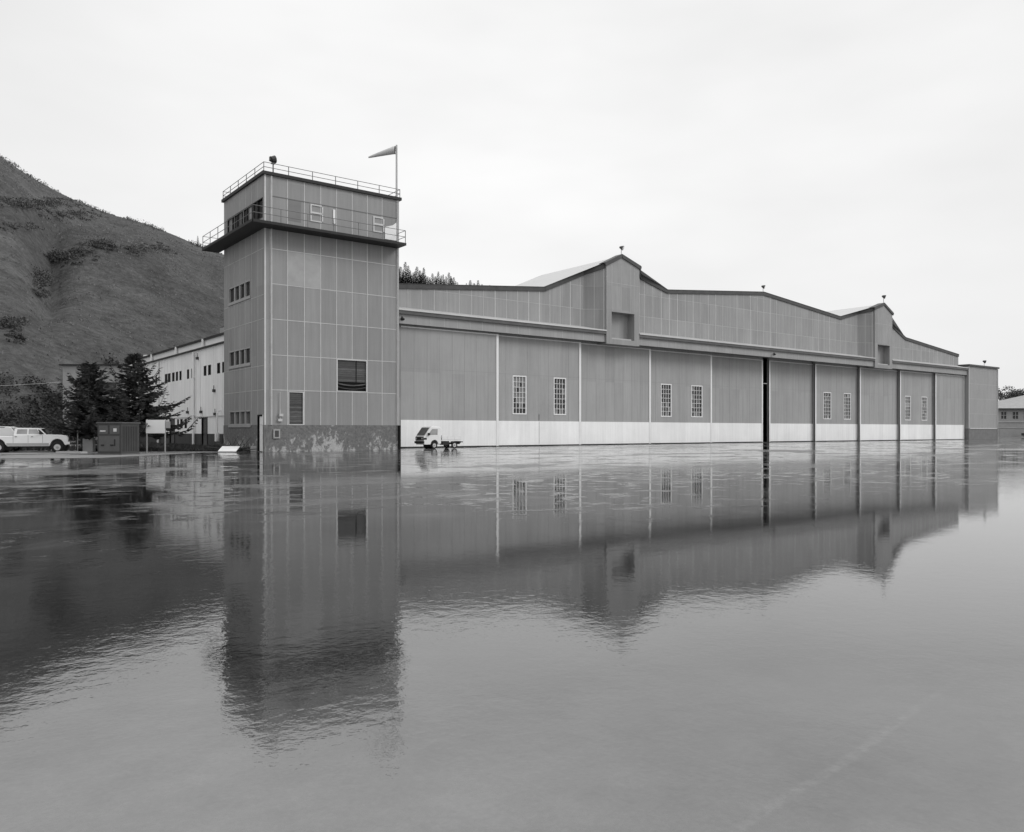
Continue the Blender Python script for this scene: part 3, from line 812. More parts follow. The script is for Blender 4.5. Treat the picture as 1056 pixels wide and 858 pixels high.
m = MB(); m.box(AXL - .22, AXR + .22, V0 - .25, V0 + 9.2, 12.2, 12.48); m.build('roof', M['cap'], annex)
m = MB(); m.tube([(AXR - .1, V0 - .1, .0), (AXR - .1, V0 - .1, 12.1)], .06, 8); m.build('downpipe', M['batten'], annex)
m = MB(); m.box(AXL + .3, AXR - .4, V0 - .10, V0 - .032, 1.78, 1.92); m.build('drip_ledge', M['batten'], annex)

# =================================================================== LONG WHITE WING BEHIND THE TOWER
wing = thing('office_wing', 'long white ribbed two-storey wing with rows of narrow windows running back behind the tower', 'building', (1.2, 8.9, 0))
WU = 1.2; WL = LEFT(WU); Y0, Y1 = 8.8, 47.0
th_ = [(12.5, 12.95), (13.5, 14.3), (16.0, 16.8), (17.3, 18.05), (21.1, 21.85), (22.6, 23.25), (25.1, 25.8), (26.3, 27.05), (27.55, 28.4), (29.0, 29.95), (30.15, 31.1), (34.2, 34.95), (38.0, 38.8), (40.0, 40.8), (42.5, 43.3)]
bw_ = [(14.2, 14.75), (21.1, 21.8), (23.5, 24.25), (24.9, 25.7), (26.2, 26.8), (33.2, 34.0), (36.2, 37.0), (39.2, 40.0)]
dr_ = [(17.2, 18.7), (27.7, 29.4)]
holes = [(a, c, 6.32, 7.2) for a, c in th_] + [(a, c, 1.72, 2.6) for a, c in bw_] 
m = MB()
wall(m, WL, Y0, Y1, 2.72, 8.8, [h_ for h_ in holes if h_[2] > 3], .12)
lowh = [h_ for h_ in holes if h_[2] < 3] + [(a, c, 1.22, 2.66) for a, c in dr_]
wall(m, LEFT(WU + .05), Y0, Y1, 1.22, 2.72, lowh, .1)
m.face([(WU, Y1, 0), (WU + 14, Y1, 0), (WU + 14, Y1, 8.8), (WU, Y1, 8.8)])
m.box(WU + .16, WU + .3, Y0, Y1, 8.8, 9.5, 2)
m.box(WU - .02, WU, Y0, Y1, 2.70, 2.78, 1)
for y in [k * 1.22 + 9.3 for k in range(31)]:
    if not any(h_[0] < y < h_[1] for h_ in holes if h_[2] > 3): m.box(WU - .015, WU, y - .02, y + .02, 2.8, 8.6, 1)
m.build('wall', [M['siding'], M['batten'], M['white']], wing)
m = MB(); 
wall(m, LEFT(WU + .06), Y0, Y1, 0, 1.22, [(a, c, 0.01, 1.22) for a, c in dr_], .1)
m.build('skirting', M['skirt'], wing)
m = MB()
m.box(WU - .2, WU + .158, Y0, Y1 + .2, 8.74, 8.86)
m.box(WU - .02, WU + 8, Y0, Y1 + .2, 9.5, 9.66)
m.build('roof', M['trimdark'], wing)
for a, c in [(q[0], q[1]) for q in th_]: window(wing, WL, a, c, 6.32, 7.2, 1, 1, M['trimdark'], M['glass'], .04, .03, .1, .01)
for a, c in bw_: window(wing, LEFT(WU + .05), a, c, 1.72, 2.6, 1, 1, M['trimdark'], M['glass'], .05, .03, .1, .01)
for a, c in dr_:
    m = MB(); m.box(WU + .14, WU + .2, a, c, 0.02, 2.66, 0); m.box(WU + .0, WU + .14, a - .06, a, 0, 2.7, 1); m.box(WU, WU + .14, c, c + .06, 0, 2.7, 1)
    m.build('door', [M['timber'], M['trimdark']], wing)
for y in (20.76, 33.3, 42.0):
    m = MB(); m.tube([(WU - .14, y, .1), (WU - .14, y, 8.6)], .11, 8)
    for z in (2.9, 6.3, 8.4): m.box(WU - .2, WU, y - .14, y + .14, z - .04, z + .04)
    m.build('downpipe', M['white'], wing)
for y in (18.3, 27.0, 36.5): 
    m = MB(); m.tube([(WU + .0, y, 8.86), (WU + .0, y, 9.62)], .13, 8); m.build('vent_pipe', M['white'], wing)
for y, z in ((14.9, 4.9), (14.6, 2.9), (22.8, 3.2), (18.6, 3.15), (19.7, 8.0)):
    m = MB(); m.box(WU - .2, WU, y - .14, y + .14, z - .12, z + .12); m.tube([(WU - .1, y, z + .1), (WU - .1, y, z + .45)], .03, 6); m.build('wall_light', M['cabinet'], wing)
m = MB(); m.tube([(WU - .35, 13.2, .9), (WU - .35, 13.2, 3.0), (WU - .1, 13.2, 3.2)], .09, 8); m.tube([(WU - .35, 13.2, .6), (WU - .35, 13.2, 1.3)], .2, 8); m.build('standpipe', M['white'], wing)
# vent stack on the wing roof
m = MB()
for y in (11.4, 12.4): m.tube([(WU + .9, y, 9.6), (WU + .9, y, 10.7)], .05, 6)
m.tube([(WU + .9, 11.4, 10.1), (WU + .9, 12.4, 10.1)], .04, 6); m.tube([(WU + .9, 11.4, 10.7), (WU + .9, 12.4, 10.7)], .04, 6)
m.build('roof_ladder', M['rail'], wing)

# concrete block behind the spruces
blk = thing('concrete_block_building', 'pale flat-roofed block half hidden behind the two spruces', 'building', gp(-44, 92, 0))
m = MB()
def cbox(m, x0, x1, y0, y1, z0, z1, mi=0):
    b = len(m.v)
    for x in (x0, x1):
        for y in (y0, y1):
            for z in (z0, z1): m.v.append(tuple(gp(x, y, z)))
    for f in ((0,1,3,2),(4,6,7,5),(0,4,5,1),(2,3,7,6),(0,2,6,4),(1,5,7,3)): m.f.append([b + i for i in f]); m.m.append(mi)
cbox(m, -51.2, -38.2, 92, 104, 0, 8.9); m.build('wall', M['lintel'], blk)
m = MB(); cbox(m, -51.5, -38, 91.7, 104.3, 8.9, 9.05); m.build('roof', M['trimdark'], blk)
for x in (-49.2, -46.4, -43.4):
    m = MB(); cbox(m, x, x + 1.3, 91.9, 91.99, 5.6, 7.0); m.build('window', M['glass'], blk)
m = MB(); m.tube([gp(-43.3, 91.6, 2), gp(-43.3, 91.6, 9.2)], .22, 8); m.tube([gp(-42.2, 93, 9.1), gp(-42.2, 93, 9.9)], .1, 8); m.tube([gp(-42.2, 93, 9.9), gp(-42.2, 93, 10.2)], .25, 8); m.build('vent_pipe', M['white'], blk)

# =================================================================== FAR BUILDING ON THE RIGHT
far = thing('hipped_building', 'low building with a pale hipped roof beyond the right end of the hangar', 'building', gp(130, 200, 0))
FP = lambda a, z, d: gp(a, 196 + (a - 118) * -.05 + d, z)
m = MB(); wh = [(118.6, 120.1, 4.2, 6.2), (121.3, 122.9, 4.2, 6.2), (123.9, 125.9, 4.2, 6.2), (127.6, 129.8, 4.2, 6.2), (133, 135, 4.2, 6.6), (137, 139, 4.2, 6.6), (141, 143, 4.2, 6.6)]
wall(m, FP, 117.4, 146, 0, 6.9, wh, .2); 
mbox(m, FP, 117.4, 146, 3.5, 3.75, -.15, 0, 1); mbox(m, FP, 117.4, 146, 2.1, 2.25, -.1, 0, 1)
m.build('wall', [M['lintel'], M['flash']], far)
m = MB(); A, B, C, D_ = FP(116.6, 6.9, -.8), FP(147, 6.9, -.8), FP(147, 6.9, 16), FP(116.6, 6.9, 16)
Rg = [FP(132.5, 11.2, 7.5), FP(140, 11.2, 7.5)]
for f in ([A, B, Rg[1], Rg[0]], [B, C, Rg[1]], [C, D_, Rg[0], Rg[1]], [D_, A, Rg[0]]): m.face(f, 0)
mbox(m, FP, 116.6, 147, 6.55, 6.88, -.8, -.6, 1)
m.build('roof', [plain('pale_shingle', .34, .8, .12, 1.2), M['cap']], far)
for (a, c, z0, z1) in wh: window(far, FP, a, c, z0, z1, 2, 2, M['lintel'], M['glass'], .15, .12, .2, .02)
# small lean-to
m = MB(); mbox(m, FP, 116.9, 120.2, 0, 1.9, -2.5, -1.0); m.build('porch', M['lintel'], far)

# =================================================================== LAMPS, WINDSOCK
def floodlight(loc, hgt, yaw, label, s=1.0, tilt=.35):
    t = thing('floodlight', label, 'floodlight', loc, 'floodlights on the roof edges', rot=yaw, local=True)
    m = MB(); m.tube([(0, 0, 0), (0, 0, hgt)], .03 * s, 8); m.box(-.08 * s, .08 * s, -.08 * s, .08 * s, 0, .03); m.build('post', M['rail'], t)
    m = MB(); d = Vector((0, -math.cos(tilt), -math.sin(tilt))); c = Vector((0, 0, hgt + .08 * s))
    m.tube([c - d * .22 * s, c - d * .12 * s, c + d * .05 * s, c + d * .20 * s, c + d * .24 * s], [.07 * s, .14 * s, .21 * s, .26 * s, .26 * s], 12, 0)
    hd = m.build('lamp_head', M['cabinet'], t)
    m = MB(); m.tube([c + d * .235 * s, c + d * .25 * s], .235 * s, 12); m.build('lens', M['lampglass'], hd)
    return t
floodlight((40.35, BAYV + .1, 19.95), .75, .5, 'floodlight on the apex of the nearer gabled bay', .95)
floodlight((93.75, BAYV + .1, 19.95), .95, .6, 'floodlight on the apex of the farther gabled bay', 1.1)
floodlight((PEAK, VW, 18.98), .7, .5, 'floodlight on the middle peak of the hangar between the two bays', .95)
floodlight((126.5, V0, 12.45), .7, .6, 'floodlight on the roof of the far end block', 1.05)
bl = thing('beacon_lamp', 'small dark beacon lamp on the front corner of the tower roof', 'lamp', (.75, .3, TH + .2))
m = MB(); m.tube([(.75, .3, TH + .2), (.75, .3, TH + 1.0)], .05, 8); m.build('post', M['rail'], bl)
m = MB(); m.box(.62, .88, .18, .42, TH + .95, TH + 1.02); m.tube([(.58, .3, TH + 1.12), (.62, .3, TH + 1.22), (.9, .3, TH + 1.30)], [.14, .22, .27], 10); m.box(.5, .62, .2, .4, TH + 1.14, TH + 1.42)
m.build('lamp_head', M['cabinet'], bl)
for (x, v) in ((13.98, 5.5), (67.0, 5.5)):
    fl = thing('wall_lamp', ['small dark lamp on the hangar fascia beside the tower', 'small dark lamp on the hangar fascia above the door gap'][x > 50], 'lamp', (x, 5.6, 11.1), 'small lamps on the fascia')
    m = MB(); m.tube([(x, 5.6, 11.1), (x, 5.4, 11.1)], .04, 6); m.build('bracket', M['rail'], fl)
    m = MB(); m.tube([(x, 5.4, 11.25), (x, 5.36, 11.1), (x, 5.3, 10.98)], [.05, .12, .2], 10); m.build('shade', M['trimdark'], fl)
ws = thing('windsock', 'grey windsock streaming to the left from a tall white pole on the tower roof', 'windsock', (10.62, .3, TH + .2))
px_, py_ = 10.62, .3
m = MB(); m.tube([(px_, py_, TH + .2), (px_, py_, 23.75)], [.085, .075], 8); m.box(px_ - .12, px_ + .12, py_ - .12, py_ + .12, TH + .2, TH + .24); m.build('pole', M['pole'], ws)
a = Vector((px_, py_, 23.35)); d = -AX
sp = [a + d * .12, a + d * .2, a + d * .6 + Vector((0, 0, -.11)), a + d * 1.0 + Vector((0, 0, -.22)), a + d * 1.45 + Vector((0, 0, -.345)), a + d * 1.85 + Vector((0, 0, -.46)), a + d * 2.2 + Vector((0, 0, -.57))]
m = MB(); m.tube(sp, [.31, .30, .25, .205, .155, .11, .05], 14, cap=False); sk = m.build('sock', M['sock'], ws, smooth=True)
sm = sk.modifiers.new('thick', 'SOLIDIFY'); sm.thickness = .01
m = MB(); m.tube([a + d * .10, a + d * .14], .31, 14, cap=False); m.bar(a, a + d * .14, .03, .03); m.bar(a + Vector((0, 0, .3)), a + d * .12 + Vector((0, 0, .3)), .02, .02); m.build('hoop', M['trimdark'], ws)

# =================================================================== VEHICLES
def wheel(parent, x, y, r, wd, hubr=.55, side=-1):
    w = MB(); n = 22
    prof = [(r * .60, -wd * .42), (r * .78, -wd * .5), (r * .95, -wd * .45), (r, -wd * .3), (r, wd * .3), (r * .95, wd * .45), (r * .78, wd * .5), (r * .60, wd * .42)]
    rings = [[w.vert((x + rr * math.cos(2 * math.pi * k / n), y + yy, r + rr * math.sin(2 * math.pi * k / n))) for k in range(n)] for rr, yy in prof]
    for i in range(len(rings) - 1):
        for k in range(n): w.f.append([rings[i][k], rings[i][(k + 1) % n], rings[i + 1][(k + 1) % n], rings[i + 1][k]]); w.m.append(0)
    o = w.build('wheel', M['tyre'], parent)
    h = MB()
    for s in (side,):
        pr_ = [(r * .62, s * wd * .40), (r * .52, s * wd * .30), (r * .26, s * wd * .34), (r * .24, s * wd * .50), (.001, s * wd * .52)]
        rg = [[h.vert((x + rr * math.cos(2 * math.pi * k / n), y + yy, r + rr * math.sin(2 * math.pi * k / n))) for k in range(n)] for rr, yy in pr_]
        for i in range(len(rg) - 1):
            for k in range(n): h.f.append([rg[i][k], rg[i][(k + 1) % n], rg[i + 1][(k + 1) % n], rg[i + 1][k]]); h.m.append(1 if i in (2, 3) else 0)
    h.build('rim', [M['hub'], M['cargrey']], o)
    return o
def arc(cx, r, cz, a0=180, a1=0, n=8): return [(cx + r * math.cos(R(a0 + (a1 - a0) * i / n)), cz + r * math.sin(R(a0 + (a1 - a0) * i / n))) for i in range(n + 1)]
XZ = lambda p, q, t: (p, t, q)
def side_panel(mb, poly, ys, off=.006, mi=0):
    for y, s in ((ys, -1), (-ys, 1)): mb.prism(poly, (y if y < 0 else y) , y + (-off if y < 0 else off), XZ, mi)

# crew-cab pickup, nose to the right
pk = thing('pickup_truck', 'white crew-cab pickup truck parked broadside on the gravel at the left edge', 'pickup truck', gp(-34.75, 55.0, .012), rot=-YAW + R(18), local=True)
W = .93
low = [(-1.45, .62)] + arc(0, .50, .42, 165, 15)[0:] + [(.60, .42), (3.42, .42)] + arc(3.97, .50, .42, 165, 15) + [(4.52, .48), (4.66, .52), (4.70, .78), (4.70, 1.02), (4.60, 1.14), (4.3, 1.19), (3.22, 1.22), (1.02, 1.20), (.98, 1.10), (-1.45, 1.10)]
m = MB(); m.prism(low, -W, W, XZ); body = m.build('body', M['carwhite'], pk, bevel=.035)
m = MB(); cabp = [(1.02, 1.19), (3.24, 1.20), (2.78, 1.60), (2.62, 1.66), (1.25, 1.67), (1.06, 1.60)]
b0 = len(m.v)
for (p_, q_) in cabp:
    y = W - .03 - max(0, q_ - 1.2) * .28; m.v += [(p_, -y, q_), (p_, y, q_)]
n = len(cabp)
m.f.append([b0 + 2 * i for i in range(n)]); m.m.append(0); m.f.append([b0 + 2 * i + 1 for i in range(n)][::-1]); m.m.append(0)
for i in range(n):
    j = (i + 1) % n; m.f.append([b0 + 2 * i, b0 + 2 * i + 1, b0 + 2 * j + 1, b0 + 2 * j]); m.m.append(0)
m.build('cab', M['carwhite'], pk, bevel=.03)
def slanted(mb, poly, W0, mi=0, off=.008):
    for s in (-1, 1):
        mb.face([(p_, s * (W0 - .03 - max(0, q_ - 1.2) * .28 + off), q_) for p_, q_ in poly], mi)
m = MB(); slanted(m, [(1.22, 1.26), (1.92, 1.26), (1.92, 1.58), (1.26, 1.58)], W); m.build('window', M['carglass'], pk)
m = MB(); slanted(m, [(2.02, 1.26), (2.80, 1.26), (2.62, 1.50), (2.56, 1.58), (2.02, 1.58)], W); m.build('window', M['carglass'], pk)
m = MB(); slanted(m, [(2.84, 1.24), (3.10, 1.24), (2.70, 1.57), (2.63, 1.55)], W, 0, .01); m.build('window', M['glass'], pk)
m = MB()
y = W - .12; m.face([(3.22, -y, 1.235), (3.22, y, 1.235), (2.80, y - .1, 1.60), (2.80, -y + .1, 1.60)]); 
for v in range(4): m.v[v] = (m.v[v][0] + .014, m.v[v][1], m.v[v][2] + .014)
m.build('windscreen', M['glass'], pk)
m = MB(); m.prism([(-1.44, .47), (4.5, .50), (4.5, .66), (.66, .66), (-1.44, .70)], -W - .006, -W - .001, XZ) if False else m.box(.56, 3.4, -W - .008, -W, .46, .64); m.box(.56, 3.4, W, W + .008, .46, .64); m.build('lower_stripe', M['cargrey'], pk)
m = MB(); m.box(4.62, 4.86, -W, W, .52, .72); m.build('front_bumper', M['chrome'], pk, bevel=.03)
m = MB(); m.box(4.69, 4.72, -.6, .6, .78, 1.02); m.build('grille', M['carblack'], pk)
for y in (-.76, .76):
    m = MB(); m.box(4.68, 4.73, y - .12, y + .12, .82, 1.0); m.build('headlight', M['lampglass'], pk)
m = MB()
for x in (1.0, 2.0, 2.98): m.box(x - .008, x + .008, -W - .004, -W + .01, .48, 1.18)
m.box(2.2, 2.34, -W - .03, -W, 1.06, 1.09); m.box(1.12, 1.26, -W - .03, -W, 1.06, 1.09); m.build('door_seam', M['carblack'], pk)
m = MB(); m.box(2.78, 2.9, -W - .16, -W + .02, 1.24, 1.42); m.build('mirror', M['carblack'], pk)
m = MB(); m.box(-1.2, 3.7, -.7, .7, .34, .5); m.box(-.1, .1, -.8, .8, .3, .42); m.box(3.9, 4.05, -.8, .8, .3, .42); m.build('chassis', M['carblack'], pk)
for cx in (0, 3.97):
    m = MB(); m.tube([(cx, -W + .13, .40), (cx, W - .13, .40)], .46, 20); m.build('wheel_arch', M['carblack'], pk)
for x in (0, 3.97):
    for s in (-1, 1): wheel(pk, x, s * (W - .11), .355, .24, side=s)
m = MB(); m.box(-1.3, -1.45, -W, W, .5, .66); m.build('rear_bumper', M['chrome'], pk)

PKS = .89
for ch in pk.children_recursive:
    me = ch.data
    off = 0
    if ch.name.split('.')[0] in ('wheel', 'rim'):
        cx = 3.97 if me.vertices[0].co.x > 2 else 0
        for v_ in me.vertices: v_.co.x += cx * (PKS - 1)
    else:
        for v_ in me.vertices: v_.co.x *= PKS
# van behind the pickup
vn = thing('van', 'white van standing behind the pickup truck with only its roof and windows showing', 'van', gp(-37.3, 57.8, .012), rot=-YAW + R(17), local=True)
m = MB(); vp = [(-2.6, .45)] + arc(-1.75, .42, .40, 165, 15, 6) + arc(1.35, .42, .40, 165, 15, 6) + [(2.25, .5), (2.3, .95), (1.95, 1.12), (1.45, 1.72), (1.2, 1.78), (-2.5, 1.78), (-2.62, 1.6)]
m.prism(vp, -.9, .9, XZ); m.build('body', M['carwhite'], vn, bevel=.04)
for x0, x1, mm in ((-2.4, -1.6, 'carglass'), (-1.5, -.7, 'carglass'), (-.62, .0, 'glass'), (.1, .62, 'glass')):
    m = MB(); m.box(x0, x1, -.91, -.9, 1.16, 1.60); m.box(x0, x1, .9, .91, 1.16, 1.60); m.build('window', M[mm], vn)
m = MB(); m.box(-2.5, 1.1, -.91, -.89, 1.70, 1.74); m.build('roof_gutter', M['carblack'], vn)
m = MB(); m.prism([(1.9, 1.16), (1.48, 1.68), (1.5, 1.70), (1.93, 1.17)], -.75, .75, XZ); m.build('windscreen', M['glass'], vn)
for x in (-1.75, 1.35):
    for s in (-1, 1): wheel(vn, x, s * .8, .33, .2, side=s)
m = MB(); m.box(-2.2, 2.0, -.7, .7, .28, .46); m.build('chassis', M['carblack'], vn)

# little cab-over flatbed, nose to the left
kt = thing('mini_truck', 'small white cab-over flatbed truck parked against the white foot of the hangar doors', 'truck', (15.9, 2.3, .005), rot=0, local=True)
KW = .68
m = MB(); kp = [(-2.0, .42), (-1.98, .34)] + [(-1.42, .34)] + arc(-1.0, .36, .36, 178, 2, 7) + [(-.36, .40), (-.36, 1.66), (-.50, 1.80), (-1.25, 1.82), (-1.42, 1.76), (-1.92, 1.10), (-2.04, .98)]
m.prism(kp, -KW, KW, XZ); m.build('cab', M['carwhite'], kt, bevel=.035)
m = MB(); m.prism([(-1.93, 1.125), (-1.46, 1.72), (-1.475, 1.735), (-1.945, 1.14)], -KW + .09, KW - .09, XZ); m.build('windscreen', M['glassmid'], kt)
m = MB(); P = [(-1.62, 1.14), (-.72, 1.14), (-.70, 1.62), (-1.24, 1.62)]
for s in (-1, 1): m.face([(p_, s * (KW + .006), q_) for p_, q_ in P])
m.build('window', M['carglass'], kt)
m = MB(); m.box(-2.055, -2.03, -KW + .06, KW - .06, .72, .98); m.box(-2.04, -1.75, -KW - .006, -KW, .74, .90); m.build('grille', M['carblack'], kt)
for y in (-.45, .45):
    m = MB(); m.tube([(-2.05, y, .84), (-2.075, y, .84)], .09, 12); m.build('headlight', M['lampglass'], kt)
m = MB(); m.box(-2.12, -1.98, -KW - .02, KW + .02, .44, .62); m.build('front_bumper', M['carblack'], kt, bevel=.02)
m = MB(); m.box(-1.66, -1.52, -KW - .16, -KW - .02, 1.1, 1.3); m.build('mirror', M['carblack'], kt)
m = MB()
m.box(-.28, 1.62, -KW - .02, -KW + .02, .74, 1.02); m.box(-.28, 1.62, KW - .02, KW + .02, .74, 1.02); m.box(1.58, 1.62, -KW, KW, .74, 1.02); m.box(-.28, -.24, -KW, KW, .74, 1.12); m.box(-.28, 1.62, -KW, KW, .68, .75)
for x in (.3, .98): m.box(x - .02, x + .02, -KW - .035, -KW - .02, .76, 1.0)
m.build('flatbed', M['carwhite'], kt)
m = MB(); m.box(-1.9, 1.75, -.3, .3, .34, .5); m.box(-.2, .45, -KW + .05, -.25, .3, .62); m.box(1.45, 1.8, -KW, KW, .5, .58); m.box(1.5, 1.9, -.2, .2, .42, .6); m.build('chassis', M['carblack'], kt)
m = MB(); m.tube([(-1.0, -KW + .12, .34), (-1.0, KW - .12, .34)], .34, 18); m.build('wheel_arch', M['carblack'], kt)
for x in (-1.0, .98):
    for s in (-1, 1): wheel(kt, x, s * (KW - .08), .28, .16, side=s)

# parked cars by the far building
def far_car(x, y, lab, mat):
    c = thing('parked_car', lab, 'car', gp(x, y, 0), 'cars parked by the far building', rot=-YAW, local=True)
    m = MB(); m.prism([(-2.1, .3), (2.1, .3), (2.15, .8), (1.3, .92), (.7, 1.38), (-1.1, 1.4), (-1.7, .95), (-2.15, .9)], -.85, .85, XZ); m.build('body', mat, c, bevel=.06)
    m = MB(); m.prism([(1.1, .95), (.65, 1.3), (-1.0, 1.32), (-1.45, .97)], -.86, .86, XZ); m.build('window', M['glass'], c)
    for xx in (-1.3, 1.3):
        for s in (-1, 1): wheel(c, xx, s * .75, .32, .2, side=s)
far_car(122.5, 190, 'dark car nearest the hangar in front of the hipped building', M['cabinet'])
far_car(129.0, 188.5, 'pale car at the right edge in front of the hipped building', M['cargrey'])

# =================================================================== YARD OBJECTS
# equipment cabinet
cb = thing('utility_cabinet', 'dark steel utility cabinet with a pale label standing on the gravel by the spruces', 'cabinet', gp(-24.0, 49.6, .012), rot=-YAW + R(-9), local=True)
m = MB(); m.box(-1.62, 0, 0, 1.8, .04, 1.92); m.build('body', M['cabinet'], cb, bevel=.02)
m = MB(); m.box(-1.68, .06, -.06, 1.86, 1.92, 2.0); m.build('lid', M['cabinet_trim'], cb, bevel=.015)
m = MB(); m.box(-1.66, .04, -.04, 1.84, 0, .08); m.build('plinth', M['concrete_dark'], cb)
for x0, x1, z0, z1 in ((-1.5, -.9, 1.28, 1.8), (-.75, -.12, 1.28, 1.8), (-1.5, -.12, .2, 1.15)):
    m = MB(); m.box(x0, x1, -.03, 0, z0, z1); m.build('door', M['cabinet_trim'], cb)
m = MB(); m.box(-.52, -.3, -.04, -.03, 1.42, 1.62); m.box(-1.42, -1.05, -.04, -.03, 1.42, 1.5); m.build('sign_plate', M['label'], cb)
for x in (-1.25, -.62):
    m = MB(); m.box(x - .1, x + .1, -.07, -.03, .55, .63); m.build('handle', M['carblack'], cb)
m = MB(); m.box(-.46, -.40, -.06, -.03, .55, .95); m.build('hinge', M['carblack'], cb)
m = MB()
for k in range(9): m.box(.0, .012, .15 + k * .17, .19 + k * .17, .2, 1.75)
m.build('side_rib', M['trimdark'], cb)
# blank sign board on two posts
sb = thing('sign_board', 'blank white sign board on two thin posts beside the cabinet', 'sign', gp(-24.3, 54, .012), rot=-YAW, local=True)
for x in (-.12, 1.1):
    m = MB(); m.box(x - .035, x + .035, -.03, .03, 0, 2.25); m.build('post', M['lintel'], sb)
m = MB(); m.box(-.16, 1.1, -.07, -.032, 1.3, 2.2); m.build('board', M['white'], sb, bevel=.01)
m = MB(); m.box(1.16, 1.45, -.05, 0, 1.65, 2.1); m.build('side_plate', M['lintel'], sb)
# pedestal box and post under the spruces
pd = thing('pedestal_box', 'small pale utility pedestal under the spruces behind the cabinet', 'utility box', gp(-29.6, 56.5, .012), rot=-YAW, local=True)
m = MB(); m.box(-.35, .35, -.2, .2, 0, .95); m.build('body', M['lintel'], pd, bevel=.02); m = MB(); m.box(-.38, .38, -.24, .24, .95, 1.0); m.build('lid', M['cabinet'], pd)
fp = MB(); fp.tube([gp(-30.4, 56.5, 0), gp(-30.4, 56.5, 1.5)], .04, 8); tag(fp.build('fence_post', M['pole'], at=gp(-30.4, 56.5, 0)), 'thin pale post standing beside the utility pedestal', 'post')
tk = thing('water_tank', 'pale tank seen low between the spruce trunks', 'tank', gp(-31.2, 62, .012), rot=-YAW, local=True)
m = MB(); m.tube([(-.7, 0, 1.15), (.8, 0, 1.15)], .42, 14); m.build('drum', M['white'], tk, smooth=False)
m = MB(); m.box(-.5, -.4, -.35, .35, .0, .8); m.box(.5, .6, -.35, .35, .0, .8); m.build('cradle', M['timber'], tk)
# debris: white sheet, planks, block
db = MB(); c = gp(-19.7, 56.2, .22)
db.obox(c, AX, (AY + Vector((0, 0, .38))).normalized(), Vector((0, 0, 1)), .62, .45, .025); tag(db.build('white_panel', M['white'], at=gp(-19.7, 56.2, 0)), 'white sheet lying tilted against the scrap timber left of the tower', 'panel')
pl = thing('timber_pile', 'dark heap of scrap timber and branches at the foot of the tower', 'timber pile', gp(-20, 58, 0))
rq = random.Random(3)
for k in range(16):
    a = gp(-21.6 + rq.random() * 2.6, 57.2 + rq.random() * 1.2, .06 + rq.random() * .15); L = rq.uniform(.9, 2.2); an = rq.uniform(-.5, .5); up = rq.uniform(.0, .5)
    e = a + AX * L * math.cos(an) * rq.choice((-1, 1)) + AY * L * math.sin(an) * .4 + Vector((0, 0, up * L * .6))
    m = MB(); m.bar(a, e, rq.uniform(.05, .14), rq.uniform(.03, .08)); m.build('plank', M['timber'], pl)
m = MB()
for k in range(40):
    a = gp(-20.3 + rq.gauss(0, .7), 57.8 + rq.gauss(0, .3), .1); e = a + Vector((rq.gauss(0, .4), rq.gauss(0, .4), rq.uniform(.3, 1.0))); m.tube([a, e], [.02, .006], 4)
m.build('branches', M['bark'], pl)
bk = MB(); q = gp(-18.35, 57.5, .2); bk.obox(q, AX, AY, Vector((0, 0, 1)), .22, .2, .2); tag(bk.build('concrete_block', M['lintel'], at=gp(-18.35, 57.5, 0), bevel=.03), 'small pale concrete block on the ground between the white panel and the tower door', 'block')
kb = MB(); a = gp(-33.5, 52.9, .05)
kb.bar(gp(-30.4, 54.2, .06), gp(-28.2, 53.2, .06), .5, .1); tag(kb.build('parking_block', M['flash'], at=gp(-29.3, 53.7, 0)), 'long pale concrete bar on the ground in front of the pickup', 'parking block')

# verge grass round the buildings
gr = MB(); rnd = random.Random(5)
for k in range(5200):
    v = rnd.uniform(9, 46); u = 1.1 - abs(rnd.gauss(0, 1.6)); p = Vector((u, v, 0))
    tuft(gr, p, rnd.uniform(.12, .38), .2, 2)
for k in range(2600):
    x = rnd.uniform(-31, -17.5); y = 57.4 + abs(rnd.gauss(0, 2.2)) + max(0, (x + 20)) * .4
    tuft(gr, gp(x, y), rnd.uniform(.1, .34), .2, 2)
for k in range(1500):
    x = rnd.uniform(-60, -28); y = 60 + abs(rnd.gauss(0, 6))
    tuft(gr, gp(x, y), rnd.uniform(.15, .5), .3, 2)
tag(gr.build('verge_grass', M['grass'], recalc=False), 'rough grass along the foot of the white wing and lot edge', 'grass', kind='stuff')

